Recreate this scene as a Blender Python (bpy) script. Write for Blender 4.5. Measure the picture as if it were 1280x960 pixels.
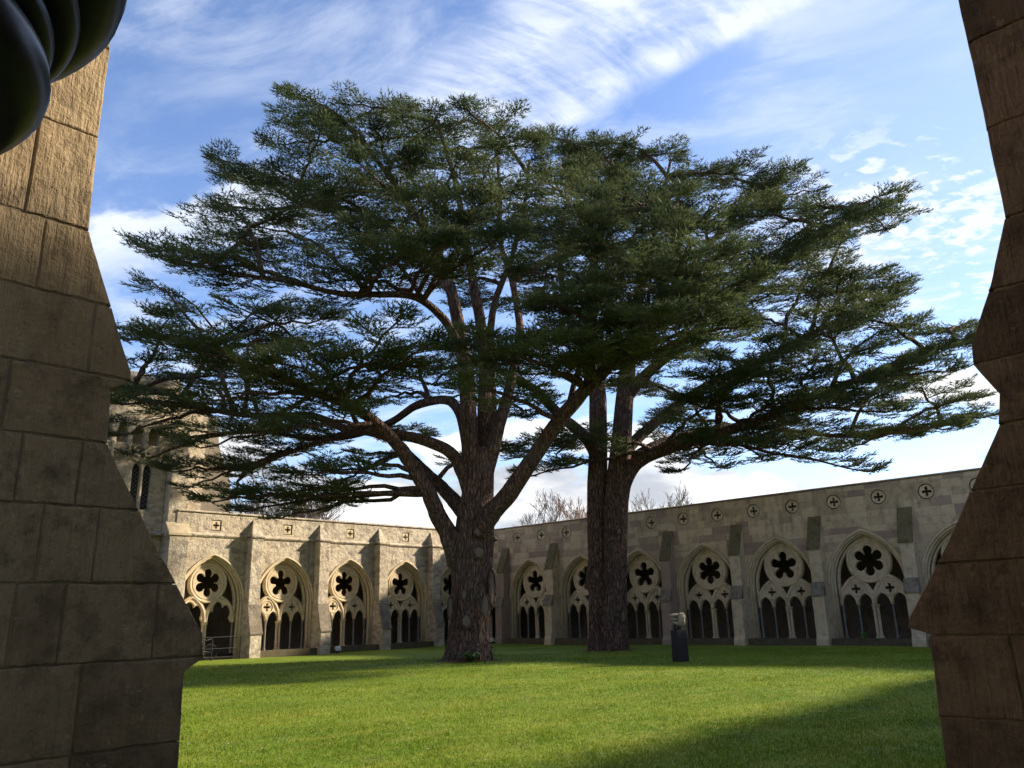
import bpy, bmesh, math, random
import numpy as np
from mathutils import Vector, Matrix

# ------------------------------------------------------------------ clear
for o in list(bpy.data.objects): bpy.data.objects.remove(o)
scene = bpy.context.scene
COL = scene.collection
PI = math.pi

# ------------------------------------------------------------------ camera
F, PITCH, ROLL, YAW, CAMZ = 989.68, 0.2821, -0.0279, 0.7504, 1.7     # focal in px of a 1280 wide frame
fw = Vector((math.cos(PITCH)*math.cos(YAW), math.cos(PITCH)*math.sin(YAW), math.sin(PITCH)))
r0 = Vector((math.sin(YAW), -math.cos(YAW), 0)); u0 = r0.cross(fw)
rt = r0*math.cos(ROLL) + u0*math.sin(ROLL); up = -r0*math.sin(ROLL) + u0*math.cos(ROLL)
cd = bpy.data.cameras.new('camera'); cam = bpy.data.objects.new('camera', cd); COL.objects.link(cam)
cd.sensor_width = 36; cd.lens = F/1280*36; cd.clip_start = 0.05; cd.clip_end = 3000
cam.matrix_world = Matrix(((rt.x, up.x, -fw.x, 0), (rt.y, up.y, -fw.y, 0), (rt.z, up.z, -fw.z, CAMZ), (0, 0, 0, 1)))
scene.camera = cam
scene.cycles.use_adaptive_sampling = True; scene.cycles.adaptive_threshold = .025; scene.cycles.max_bounces = 5; scene.cycles.diffuse_bounces = 3; scene.cycles.glossy_bounces = 2

# ------------------------------------------------------------------ sun, exposure
SUN_EL, SUN_A = math.radians(24), math.radians(28)         # elevation; angle from +X towards -Y
sv = Vector((math.cos(SUN_EL)*math.cos(SUN_A), -math.cos(SUN_EL)*math.sin(SUN_A), math.sin(SUN_EL)))
sl = bpy.data.lights.new('sun', 'SUN'); sl.energy = 2.5; sl.angle = math.radians(3.2); sl.color = (1, .88, .70)
so = bpy.data.objects.new('sun', sl); COL.objects.link(so); so.rotation_euler = sv.to_track_quat('Z', 'Y').to_euler()
scene.view_settings.view_transform = 'Standard'; scene.view_settings.look = 'None'
scene.view_settings.gamma = 1; scene.view_settings.use_curve_mapping = False
scene.view_settings.exposure = 2.1

SKY, HIC, LOC = .067, .325, .33

# ------------------------------------------------------------------ node helper
class NT:
    def __init__(s, tree): s.t = tree; s.n = tree.nodes; s.l = tree.links
    def __call__(s, typ, ins=None, **kw):
        n = s.n.new(typ)
        for k, v in kw.items(): setattr(n, k, v)
        for k, v in (ins or {}).items():
            if hasattr(v, 'is_output'): s.l.new(v, n.inputs[k])
            else: n.inputs[k].default_value = v
        return n
    def math(s, op, a, b=0.0, c=None, clamp=False):
        n = s.n.new('ShaderNodeMath'); n.operation = op; n.use_clamp = clamp
        for i, v in enumerate((a, b) if c is None else (a, b, c)):
            if hasattr(v, 'is_output'): s.l.new(v, n.inputs[i])
            else: n.inputs[i].default_value = v
        return n.outputs[0]
    def noise(s, vec, scale, detail=4, rough=.55, dist=0.0, out=0):
        n = s('ShaderNodeTexNoise', {'Scale': scale, 'Detail': detail, 'Roughness': rough, 'Distortion': dist})
        if vec is not None: s.l.new(vec, n.inputs['Vector'])
        return n.outputs[out]
    def ss(s, v, a, b, lo=0.0, hi=1.0):
        n = s('ShaderNodeMapRange', {0: v, 1: a, 2: b, 3: lo, 4: hi}, interpolation_type='SMOOTHSTEP'); return n.outputs[0]
    def mix(s, f, a, b, blend='MIX'):
        n = s.n.new('ShaderNodeMix'); n.data_type = 'RGBA'; n.blend_type = blend
        for i, v in ((0, f), (6, a), (7, b)):
            if hasattr(v, 'is_output'): s.l.new(v, n.inputs[i])
            else: n.inputs[i].default_value = v if i == 0 else (tuple(v)+(1,))[:4]
        return n.outputs[2]
    def vmul(s, v, k):
        n = s('ShaderNodeVectorMath', {0: v}, operation='MULTIPLY'); n.inputs[1].default_value = k; return n.outputs[0]

# ------------------------------------------------------------------ world: Nishita sky with procedural cloud
w = bpy.data.worlds.new('World'); scene.world = w; w.use_nodes = True
N = NT(w.node_tree); N.n.clear()
sky = N('ShaderNodeTexSky', sky_type='NISHITA', sun_disc=False)
sky.sun_elevation = SUN_EL; sky.sun_rotation = math.atan2(sv.x, sv.y); sky.altitude = 50
sky.air_density = 1.0; sky.dust_density = 0.15; sky.ozone_density = 3.5
tc = N('ShaderNodeTexCoord').outputs['Generated']
rot = N('ShaderNodeVectorRotate', {'Vector': tc, 'Axis': (0, 0, 1), 'Angle': PI/2-YAW}, rotation_type='AXIS_ANGLE').outputs[0]
sp = N('ShaderNodeSeparateXYZ', {0: rot})
dx, dy, dz = sp.outputs[0], sp.outputs[1], sp.outputs[2]
zc = N.math('ADD', N.math('MAXIMUM', dz, 0.0), 0.10)
cx = N.math('DIVIDE', dx, zc); cy = N.math('DIVIDE', dy, zc)      # cloud-deck plane, x right, y ahead
deck = N('ShaderNodeCombineXYZ', {0: cx, 1: cy, 2: 0.0}).outputs[0]
def lin(a, b, c): return N.math('ADD', N.math('ADD', N.math('MULTIPLY', cx, a), N.math('MULTIPLY', cy, b)), c)
# soft mottled cirrus sheet
rotd = N('ShaderNodeVectorRotate', {'Vector': deck, 'Axis': (0, 0, 1), 'Angle': math.radians(20)}, rotation_type='AXIS_ANGLE').outputs[0]
ci = N.noise(N.vmul(rotd, (1.0, 2.1, 1)), 3.4, 6, .62, .35)
cib = N.noise(deck, 1.3, 2, .5)
cirrus = N.math('MULTIPLY', N.ss(ci, .38, .70), N.ss(cib, .30, .58))
# spread-out aircraft trail: a wedge of feathered ribs with a crisp far edge
bd = lin(.624, .781, -1.035); along = lin(.781, -.624, 0.0)
wob = N.math('MULTIPLY', N.math('SUBTRACT', N.noise(deck, 5, 3), .5), .09)
bdw = N.math('ADD', bd, wob)
body = N.math('MULTIPLY', N.ss(bdw, -.32, -.19), N.ss(bdw, .035, -.02))
edge = N.math('MULTIPLY', N.ss(bdw, -.075, -.015), N.ss(bdw, .035, -.005))
edge2 = N.math('MULTIPLY', N.ss(bdw, -.31, -.24), N.math('MULTIPLY', N.ss(bdw, -.13, -.21), N.ss(along, -.30, -.6)))
ribv = N('ShaderNodeCombineXYZ', {0: N.math('ADD', N.math('MULTIPLY', along, 20.0), N.math('MULTIPLY', N.math('MULTIPLY', bd, bd), 22.0)), 1: N.math('MULTIPLY', bd, 4.5), 2: 0.0}).outputs[0]
ribs = N.math('ADD', N.math('MULTIPLY', N.noise(ribv, 1.0, 5, .62, .4), .72), N.math('MULTIPLY', N.noise(deck, 9.0, 5, .65, .3), .28))
band = N.math('ADD', N.math('MULTIPLY', body, N.ss(ribs, .36, .66, .08, .85)), N.math('MULTIPLY', N.math('ADD', edge, edge2), N.ss(ribs, .25, .6, .2, .55)))
band = N.math('MULTIPLY', band, N.ss(along, -1.05, -.72))
# a second, broader drift of cirrus to the left
bl = N.math('ADD', lin(.33, .94, -1.175), N.math('MULTIPLY', N.math('SUBTRACT', ci, .5), .5))
drift = N.math('MULTIPLY', N.math('MULTIPLY', N.ss(bl, -.09, .0), N.ss(bl, .17, .03)), N.ss(cx, -.22, -.55))
# small altocumulus flecks
alc = N.noise(N.vmul(deck, (1.0, 1.25, 1)), 17.0, 3, .6, .3)
alb = N.noise(deck, 3.0, 2, .5)
alto = N.math('MULTIPLY', N.ss(N.math('ADD', alc, N.math('MULTIPLY', N.math('SUBTRACT', alb, .5), .5)), .47, .62), N.math('MULTIPLY', N.ss(N.math('ADD', cx, wob), .46, .78), N.math('MULTIPLY', N.ss(N.math('ADD', cy, wob), 1.20, 1.38), N.ss(cy, 2.15, 1.8))))
veil = N.math('MULTIPLY', N.ss(cx, .15, .65), N.ss(cy, 2.6, 1.5))
# cumulus bank towards the horizon, in direction space
az = N.math('ARCTAN2', dx, dy)
hv = N('ShaderNodeCombineXYZ', {0: N.math('MULTIPLY', az, 4.2), 1: N.math('MULTIPLY', dz, 10.0), 2: 1.9}).outputs[0]
cu = N.noise(hv, 1.0, 7, .55, .2)
cuthr = N.ss(dz, .10, .36, .36, .74)
cum = N.ss(N.math('SUBTRACT', cu, cuthr), 0.0, .07)
cu2 = N.noise(N('ShaderNodeVectorMath', {0: hv, 1: (0, .6, .1)}, operation='ADD').outputs[0], 1.0, 5, .55, .2)
shade = N.ss(N.math('SUBTRACT', cu2, cu), -.12, .10)          # thicker overhead -> greyer base
cucol = N.mix(N.math('MULTIPLY', shade, .9), (.88, .87, .86), (.40, .42, .46))
skyc = N('ShaderNodeBackground', {'Color': N.mix(1.0, sky.outputs[0], (1.0, .925, .985), 'MULTIPLY'), 'Strength': SKY})
thin = N.math('ADD', N.math('MULTIPLY', cirrus, .52), N.math('ADD', N.math('MULTIPLY', band, .58), N.math('ADD', N.math('MULTIPLY', alto, .70), N.math('ADD', N.math('MULTIPLY', drift, .62), N.math('MULTIPLY', veil, .20)))))
thin = N.math('MINIMUM', thin, .9)
hi = N('ShaderNodeBackground', {'Color': (.74, .79, .88, 1), 'Strength': HIC})
m1 = N('ShaderNodeMixShader', {0: thin, 1: skyc.outputs[0], 2: hi.outputs[0]})
lo = N('ShaderNodeBackground', {'Color': cucol, 'Strength': LOC})
m2 = N('ShaderNodeMixShader', {0: N.math('MULTIPLY', cum, .94), 1: m1.outputs[0], 2: lo.outputs[0]})
N('ShaderNodeOutputWorld', {'Surface': m2.outputs[0]})

# ------------------------------------------------------------------ materials
def new_mat(name):
    m = bpy.data.materials.new(name); m.use_nodes = True
    t = NT(m.node_tree); t.n.clear()
    b = t('ShaderNodeBsdfPrincipled'); t('ShaderNodeOutputMaterial', {'Surface': b.outputs[0]})
    b.inputs['Specular IOR Level'].default_value = .25
    return m, t, b
def bump(t, b, h, strength, dist):
    n = t('ShaderNodeBump', {'Height': h, 'Strength': strength, 'Distance': dist}); t.l.new(n.outputs[0], b.inputs['Normal'])

def stone(name, base, alt, dark, scale=1.0, lichen=.25, blockvar=0.0, bumpd=.02, stain=.5, rough_scale=14, tooled=False, rubble=0.0):
    m, t, b = new_mat(name)
    g = t('ShaderNodeNewGeometry'); pos = g.outputs['Position']
    n1 = t.noise(pos, .9*scale, 5, .6); n2 = t.noise(pos, 3.4*scale, 6, .62); n3 = t.noise(pos, 26*scale, 4, .6)
    c = t.mix(t.ss(n1, .35, .65), base, alt)
    c = t.mix(t.ss(n2, .46, .72, 0, .75), c, dark)
    if blockvar > 0:
        oi = t('ShaderNodeObjectInfo').outputs['Random']
        rnd = t.math('FRACT', t.math('ADD', t.math('MULTIPLY', oi, 7.31), g.outputs['Random Per Island']))
        wn = t('ShaderNodeTexWhiteNoise', {'W': rnd}, noise_dimensions='1D')
        c = t.mix(t.math('MULTIPLY', t.ss(wn.outputs[0], .45, .95), blockvar), c, dark)
        c = t.mix(t.math('MULTIPLY', t.ss(wn.outputs[0], .35, 0.0), blockvar*.8), c, alt)
    if rubble > 0:
        dv = t('ShaderNodeVectorMath', {0: pos, 1: t.vmul(t.noise(pos, 4, 2, .5, 0, 1), (.16, .16, .16))}, operation='ADD').outputs[0]
        rv = t('ShaderNodeTexVoronoi', {'Vector': t.vmul(dv, (1, 1, 1.7)), 'Scale': 3.6})
        re = t('ShaderNodeTexVoronoi', {'Vector': t.vmul(dv, (1, 1, 1.7)), 'Scale': 3.6}, feature='DISTANCE_TO_EDGE').outputs[0]
        rs = t('ShaderNodeSeparateColor', {0: rv.outputs[1]})
        c = t.mix(t.math('MULTIPLY', t.ss(rs.outputs[0], .45, 1.0), rubble), c, dark)
        c = t.mix(t.math('MULTIPLY', t.ss(rs.outputs[1], .6, 1.0), rubble*.8), c, (.58, .50, .38))
        c = t.mix(t.math('MULTIPLY', t.ss(re, .045, .0), rubble*.55), c, (dark[0]*.8, dark[1]*.8, dark[2]*.8))
        sk_ = t.noise(pos, 24, 4, .7)
        c = t.mix(t.math('MULTIPLY', t.ss(sk_, .56, .66), t.math('MULTIPLY', t.ss(n1, .34, .56), .6)), c, (.66, .62, .54))
    # rain streaks: noise drawn out in z
    st = t.noise(t.vmul(pos, (2.2, 2.2, .28)), 1.6, 5, .6)
    c = t.mix(t.math('MULTIPLY', t.ss(st, .52, .74), stain), c, (dark[0]*.55, dark[1]*.55, dark[2]*.55))
    if lichen > 0:
        lv = t.noise(pos, 11*scale, 5, .7, .3)
        c = t.mix(t.math('MULTIPLY', t.ss(lv, .60, .68), t.math('MULTIPLY', t.ss(n1, .38, .60), lichen)), c, (.62, .60, .54))
    c = t.mix(.35, c, t.mix(n3, (.5, .5, .5), (1.3, 1.3, 1.3)), 'MULTIPLY')
    t.l.new(c, b.inputs['Base Color']); b.inputs['Roughness'].default_value = .92
    h = t.math('ADD', t.math('MULTIPLY', t.noise(pos, rough_scale*scale, 6, .65), .7), t.math('MULTIPLY', n2, .8))
    if tooled:
        tl = t.noise(t.vmul(pos, (60, 60, 7)), 1.0, 3, .6)
        h = t.math('ADD', h, t.math('MULTIPLY', t.math('MULTIPLY', tl, t.ss(n1, .3, .6, .5, 1.0)), .75)); c = t.mix(.45, c, t.mix(tl, (.45, .43, .41), (1.5, 1.5, 1.5)), 'MULTIPLY'); c = t.mix(t.ss(t.noise(pos, 7, 6, .7), .52, .64, 0, .55), c, dark); c = t.mix(t.ss(t.noise(pos, 16, 5, .7, .5), .60, .68, 0, .45), c, (alt[0]*1.35, alt[1]*1.35, alt[2]*1.35)); t.l.new(c, b.inputs['Base Color'])
        pit = t('ShaderNodeTexVoronoi', {'Vector': pos, 'Scale': 38.0})
        h = t.math('SUBTRACT', h, t.math('MULTIPLY', t.ss(pit.outputs[0], .22, .05), t.math('MULTIPLY', t.ss(n2, .5, .65), .5)))
    bump(t, b, h, .9, bumpd)
    return m

M = {}
M['left_wall'] = stone('lichened_limestone', (.47, .385, .265), (.53, .455, .335), (.25, .20, .16), 1.0, .6, 0, .08, .5, 7, False, .75)
M['right_wall'] = stone('weathered_ashlar', (.52, .405, .255), (.58, .465, .305), (.30, .215, .175), 1.0, .25, .9, .035, .42)
M['right_joint'] = stone('ashlar_joint', (.42, .325, .205), (.47, .37, .24), (.23, .165, .13), 1.0, .1, 0, .03, .5)
M['tracery'] = stone('tracery_limestone', (.56, .445, .29), (.61, .50, .335), (.38, .29, .195), 1.2, .12, 0, .012, .30)
M['lichen_cap'] = stone('lichened_weathering', (.19, .155, .115), (.26, .215, .16), (.07, .06, .046), 1.6, .95, 0, .04, .3)
M['moss_cap'] = stone('mossy_weathering', (.15, .125, .055), (.18, .145, .08), (.06, .05, .03), 1.6, .35, 0, .05, .3)
M['marble'] = stone('grey_marble_shaft', (.19, .18, .16), (.24, .22, .19), (.12, .11, .10), 2, 0, 0, .004, .2)
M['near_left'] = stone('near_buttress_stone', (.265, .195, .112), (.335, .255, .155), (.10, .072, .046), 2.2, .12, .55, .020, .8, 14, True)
M['near_right'] = stone('near_shaded_buttress_stone', (.155, .112, .080), (.205, .150, .108), (.065, .047, .036), 2.2, .06, .55, .020, .7, 14, True)  # darker copy of the near stone: deep shade is put into its colour
M['mortar'] = stone('lime_mortar', (.19, .15, .10), (.24, .19, .13), (.09, .07, .05), 3, 0, 0, .01, .4)
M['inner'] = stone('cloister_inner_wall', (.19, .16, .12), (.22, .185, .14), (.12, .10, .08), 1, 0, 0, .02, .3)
M['mossy'] = stone('mossy_kerb_stone', (.10, .075, .045), (.12, .10, .055), (.05, .05, .026), 2.0, .1, 0, .03, .4)
M['carved'] = stone('pale_carved_stone', (.33, .265, .185), (.38, .31, .215), (.16, .12, .085), 5, 0, 0, .01, .3)

def simple(name, col, rough=.6, metal=0, spec=.3, nscale=8, var=.3, bd=.003):
    m, t, b = new_mat(name); g = t('ShaderNodeNewGeometry').outputs['Position']
    n = t.noise(g, nscale, 5, .6)
    t.l.new(t.mix(n, tuple(c*(1-var) for c in col), tuple(c*(1+var) for c in col)), b.inputs['Base Color'])
    b.inputs['Roughness'].default_value = rough; b.inputs['Metallic'].default_value = metal; b.inputs['Specular IOR Level'].default_value = spec
    bump(t, b, n, .5, bd)
    return m
M['slate'] = simple('dark_slate', (.026, .021, .023), .7, 0, .2, 14, .35)
M['iron'] = simple('black_iron', (.02, .02, .02), .45, .3)
M['rubber'] = simple('black_rubber', (.025, .025, .025), .8)
M['steel'] = simple('worn_steel', (.35, .35, .34), .4, .8)
M['lead'] = simple('grey_lead', (.20, .20, .21), .6, 0, .3, 3)
M['glass'] = simple('leaded_glass', (.02, .022, .028), .15, 0, .5, 20, .5)
M['white_plastic'] = simple('white_lamp_housing', (.55, .56, .55), .5)
M['dark_marble'] = simple('polished_dark_marble', (.045, .039, .039), .30, 0, .5, 60, .5, .0006)
M['bare'] = simple('bare_twig_bark', (.23, .18, .145), .9)
M['russet'] = simple('russet_bare_twig_bark', (.42, .25, .17), .9)
M['cut'] = simple('weathered_cut_wood', (.135, .105, .08), .9, 0, .2, 30, .35)

def bark():
    m, t, b = new_mat('cedar_bark'); pos = t('ShaderNodeNewGeometry').outputs['Position']
    v = t.vmul(pos, (9, 9, 2.2))
    n1 = t.noise(v, 1.2, 6, .65, .6); n2 = t.noise(pos, 1.0, 3, .5)
    vo = t('ShaderNodeTexVoronoi', {'Vector': t.vmul(pos, (7, 7, 2.0)), 'Scale': 1.3, 'Randomness': 1.0}, feature='DISTANCE_TO_EDGE').outputs[0]
    c = t.mix(t.ss(n1, .3, .7), (.062, .040, .032), (.29, .172, .125))
    c = t.mix(t.ss(vo, .10, 0.0, 0, .7), c, (.03, .02, .017))
    c = t.mix(t.ss(n2, .5, .7, 0, .45), c, (.13, .115, .095))
    t.l.new(c, b.inputs['Base Color']); b.inputs['Roughness'].default_value = .95
    bump(t, b, t.math('ADD', t.math('MULTIPLY', t.ss(vo, 0, .25), 1.2), n1), 1.0, .14)
    return m
M['bark'] = bark()

def needles():
    m, t, b = new_mat('cedar_needles'); g = t('ShaderNodeNewGeometry'); pos = g.outputs['Position']
    n1 = t.noise(pos, .55, 4, .6); n2 = t.noise(pos, 5, 3, .6)
    c = t.mix(t.ss(n1, .35, .65), (.040, .064, .028), (.090, .112, .042))
    c = t.mix(t.ss(n2, .45, .7, 0, .6), c, (.150, .155, .058))
    c = t.mix(t.ss(t.noise(pos, 1.7, 2), .55, .75, 0, .5), c, (.040, .070, .046))
    t.l.new(c, b.inputs['Base Color']); b.inputs['Roughness'].default_value = .6; b.inputs['Specular IOR Level'].default_value = .3
    out = [n for n in t.n if n.type == 'OUTPUT_MATERIAL'][0]
    tr = t('ShaderNodeBsdfTranslucent', {'Color': c})
    mx = t('ShaderNodeMixShader', {0: .38, 1: b.outputs[0], 2: tr.outputs[0]}); t.l.new(mx.outputs[0], out.inputs[0])
    return m
M['needles'] = needles()

def grassmat(name, blade):
    m, t, b = new_mat(name); pos = t('ShaderNodeNewGeometry').outputs['Position']
    n1 = t.noise(pos, .35, 4, .6); n2 = t.noise(pos, 2.2, 5, .65); n3 = t.noise(pos, 30, 3, .7)
    c = t.mix(t.ss(n1, .35, .65), (.125, .200, .012), (.180, .250, .020))
    c = t.mix(t.ss(n2, .46, .68, 0, .7), c, (.235, .260, .040))
    c = t.mix(t.ss(t.noise(pos, 4.5, 4, .6), .55, .7, 0, .5), c, (.060, .115, .020))
    sepv = t('ShaderNodeSeparateXYZ', {0: pos})
    for tx, ty, tr_ in ((22.2, 23.42, 2.3), (30.1, 22.54, 2.4)):      # bare, needle-strewn soil round the trunks
        dd_ = t('ShaderNodeVectorMath', {0: t('ShaderNodeCombineXYZ', {0: sepv.outputs[0], 1: sepv.outputs[1], 2: 0.0}).outputs[0], 1: (tx, ty, 0)}, operation='DISTANCE').outputs['Value']
        c = t.mix(t.math('MULTIPLY', t.ss(t.math('ADD', dd_, t.math('MULTIPLY', n2, 1.6)), tr_+.3, tr_-.5), .85), c, (.12, .075, .045))
    str_ = t.noise(t.vmul(pos, (.35, 1.3, 1)), .8, 4, .6)
    c = t.mix(t.ss(str_, .48, .70, 0, .55), c, (.27, .28, .04))
    c = t.mix(t.ss(t.noise(pos, 1.1, 4, .7), .56, .70, 0, .45), c, (.06, .13, .022))
    c = t.mix(.5, c, t.mix(n3, (.35, .35, .35), (1.6, 1.55, 1.4)), 'MULTIPLY')
    t.l.new(c, b.inputs['Base Color']); b.inputs['Roughness'].default_value = .75; b.inputs['Specular IOR Level'].default_value = .2
    if blade:
        out = [n for n in t.n if n.type == 'OUTPUT_MATERIAL'][0]
        tr = t('ShaderNodeBsdfTranslucent', {'Color': c})
        mx = t('ShaderNodeMixShader', {0: .4, 1: b.outputs[0], 2: tr.outputs[0]}); t.l.new(mx.outputs[0], out.inputs[0])
    else:
        bump(t, b, t.math('ADD', t.math('MULTIPLY', n3, .5), n2), 1.0, .06)
    return m
M['lawn'] = grassmat('lawn_turf', False); M['blade'] = grassmat('grass_blades', True)
M['weed'] = simple('broad_leaf_green', (.10, .17, .05), .6)
M['vivid_leaf'] = simple('vivid_green_leaf', (.12, .42, .05), .6)
M['daisy'] = simple('daisy_petal', (.75, .75, .70), .7)

# ------------------------------------------------------------------ object helpers
def tag(o, label=None, cat=None, group=None, kind=None):
    if label: o['label'] = label
    if cat: o['category'] = cat
    if group: o['group'] = group
    if kind: o['kind'] = kind
    return o
def empty(name, loc=(0, 0, 0), rz=0):
    o = bpy.data.objects.new(name, None); COL.objects.link(o); o.location = loc; o.rotation_euler.z = rz; o.empty_display_size = .2
    return o
def link(name, me, mat, parent=None):
    o = bpy.data.objects.new(name, me); COL.objects.link(o)
    if mat is not None and not me.materials: me.materials.append(M[mat])
    if parent: o.parent = parent
    return o
def raw(name, verts, faces, smooth=False):
    me = bpy.data.meshes.new(name); me.from_pydata([tuple(v) for v in verts], [], faces); me.update()
    if smooth: me.polygons.foreach_set('use_smooth', [True]*len(me.polygons))
    return me
def tris_np(name, V, T):
    me = bpy.data.meshes.new(name); V = np.asarray(V, np.float32); T = np.asarray(T, np.int32)
    me.vertices.add(len(V)); me.vertices.foreach_set('co', V.ravel())
    me.loops.add(T.size); me.loops.foreach_set('vertex_index', T.ravel())
    me.polygons.add(len(T)); me.polygons.foreach_set('loop_start', np.arange(0, T.size, 3, dtype=np.int32))
    me.update(calc_edges=True); return me
class MB:
    def __init__(s): s.v = []; s.f = []
    def add(s, vs, fs):
        k = len(s.v); s.v += [tuple(v) for v in vs]; s.f += [tuple(i+k for i in f) for f in fs]
    def box(s, a, b):
        (x0, y0, z0), (x1, y1, z1) = a, b
        s.add([(x0,y0,z0),(x1,y0,z0),(x1,y1,z0),(x0,y1,z0),(x0,y0,z1),(x1,y0,z1),(x1,y1,z1),(x0,y1,z1)],
              [(0,3,2,1),(4,5,6,7),(0,1,5,4),(1,2,6,5),(2,3,7,6),(3,0,4,7)])
    def prism(s, poly, axis, a, b):
        """poly: list of 2-D points, swept along axis (0 x,1 y,2 z) from a to b"""
        n = len(poly)
        def p3(p, t):
            return (t, p[0], p[1]) if axis == 0 else ((p[0], t, p[1]) if axis == 1 else (p[0], p[1], t))
        vs = [p3(p, a) for p in poly] + [p3(p, b) for p in poly]
        s.add(vs, [tuple(range(n)), tuple(range(2*n-1, n-1, -1))] + [(i, i+n, (i+1) % n + n, (i+1) % n) for i in range(n)])
    def tube(s, pts, rads, seg=8, caps=True, jag=None):
        pts = [Vector(p) for p in pts]; k = len(s.v); n = len(pts)
        t0 = (pts[1]-pts[0]).normalized(); a = t0.orthogonal().normalized()
        for i, p in enumerate(pts):
            t = (pts[min(i+1, n-1)]-pts[max(i-1, 0)]).normalized()
            a = (a - t*a.dot(t)); a = a.normalized() if a.length > 1e-6 else t.orthogonal().normalized()
            b = t.cross(a)
            for j in range(seg):
                th = 2*PI*j/seg; r = rads[i]*(jag(i, th) if jag else 1)
                s.v.append(tuple(p + a*(math.cos(th)*r) + b*(math.sin(th)*r)))
        for i in range(n-1):
            for j in range(seg):
                q = (j+1) % seg
                s.f.append((k+i*seg+j, k+i*seg+q, k+(i+1)*seg+q, k+(i+1)*seg+j))
        if caps:
            s.f.append(tuple(k+j for j in range(seg-1, -1, -1))); s.f.append(tuple(k+(n-1)*seg+j for j in range(seg)))
    def lathe(s, prof, c=(0, 0, 0), seg=14):
        k = len(s.v); n = len(prof)
        for r, z in prof:
            for j in range(seg):
                th = 2*PI*j/seg; s.v.append((c[0]+r*math.cos(th), c[1]+r*math.sin(th), c[2]+z))
        for i in range(n-1):
            for j in range(seg):
                q = (j+1) % seg; s.f.append((k+i*seg+j, k+i*seg+q, k+(i+1)*seg+q, k+(i+1)*seg+j))
        s.f.append(tuple(k+j for j in range(seg-1, -1, -1))); s.f.append(tuple(k+(n-1)*seg+j for j in range(seg)))
    def mesh(s, name, smooth=False):
        me = raw(name, s.v, s.f, smooth); return me
    def build(s, name, mat, parent=None, smooth=False, bevel=0):
        me = s.mesh(name, smooth); o = link(name, me, mat, parent)
        if bevel:
            b = o.modifiers.new('bevel', 'BEVEL'); b.width = bevel; b.segments = 2; b.limit_method = 'ANGLE'; b.angle_limit = .6
        return o
def autosmooth(me, ang=35):
    bm = bmesh.new(); bm.from_mesh(me)
    for f in bm.faces: f.smooth = True
    for e in bm.edges:
        if len(e.link_faces) == 2 and e.calc_face_angle(0) > math.radians(ang): e.smooth = False
    bm.to_mesh(me); bm.free(); return me
def curve_plate(splines, thick, bevel):
    """filled 2-D outline with holes -> solid plate; local x,z plane, y from 0 (front) to thick"""
    cu = bpy.data.curves.new('outline', 'CURVE'); cu.dimensions = '2D'; cu.fill_mode = 'BOTH'
    cu.extrude = thick/2-bevel; cu.bevel_depth = bevel; cu.bevel_resolution = 1; cu.offset = -bevel
    for pts in splines:
        s = cu.splines.new('POLY'); s.points.add(len(pts)-1); s.use_cyclic_u = True
        for i, p in enumerate(pts): s.points[i].co = (p[0], p[1], 0, 1)
    o = bpy.data.objects.new('tmp', cu); COL.objects.link(o)
    dg = bpy.context.evaluated_depsgraph_get(); me = bpy.data.meshes.new_from_object(o.evaluated_get(dg))
    bpy.data.objects.remove(o); bpy.data.curves.remove(cu)
    me.transform(Matrix(((1, 0, 0, 0), (0, 0, -1, thick/2), (0, 1, 0, 0), (0, 0, 0, 1))))
    me.materials.clear()
    for p in me.polygons: p.use_smooth = False
    return me
def merge(name, meshes):
    bm = bmesh.new()
    for m in meshes: bm.from_mesh(m)
    me = bpy.data.meshes.new(name); bm.to_mesh(me); bm.free(); return me
def clean(me):
    bm = bmesh.new(); bm.from_mesh(me); bmesh.ops.remove_doubles(bm, verts=bm.verts, dist=1e-5); bm.to_mesh(me); bm.free(); return me

# pixel of the photograph -> point at a forward distance D (used to survey positions)
FH = Vector((math.cos(YAW), math.sin(YAW), 0))
def at(px, py, D):
    d = fw*F + rt*(px-640) + up*(480-py); k = D/d.dot(FH); return Vector((0, 0, CAMZ)) + d*k

# ------------------------------------------------------------------ ground
L, L2, S = 36.813, 35.869, 3.894            # left range face y, right range face x, bay spacing
WY, NX = -0.60, 0.35                        # faces of the two near ranges
ZT = 6.736
g = MB(); g.add([(-900, -900, -.12), (900, -900, -.12), (900, 900, -.12), (-900, 900, -.12)], [(0, 1, 2, 3)])
tag(g.build('ground', 'lawn'), kind='structure')
def lawn_z(x, y): return .035*math.sin(x*.31+.7)*math.sin(y*.27) + .02*math.sin(x*.9+y*.6)
n = 90; lv = []; lf = []
for j in range(n+1):
    for i in range(n+1):
        x = NX+.02+(L2-NX-.04)*i/n; y = WY+.02+(L-WY-.04)*j/n
        lv.append((x, y, lawn_z(x, y)))
for j in range(n):
    for i in range(n): a = j*(n+1)+i; lf.append((a, a+1, a+n+2, a+n+1))
lawn = link('lawn', raw('lawn', lv, lf, True), 'lawn'); tag(lawn, kind='structure')

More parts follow.
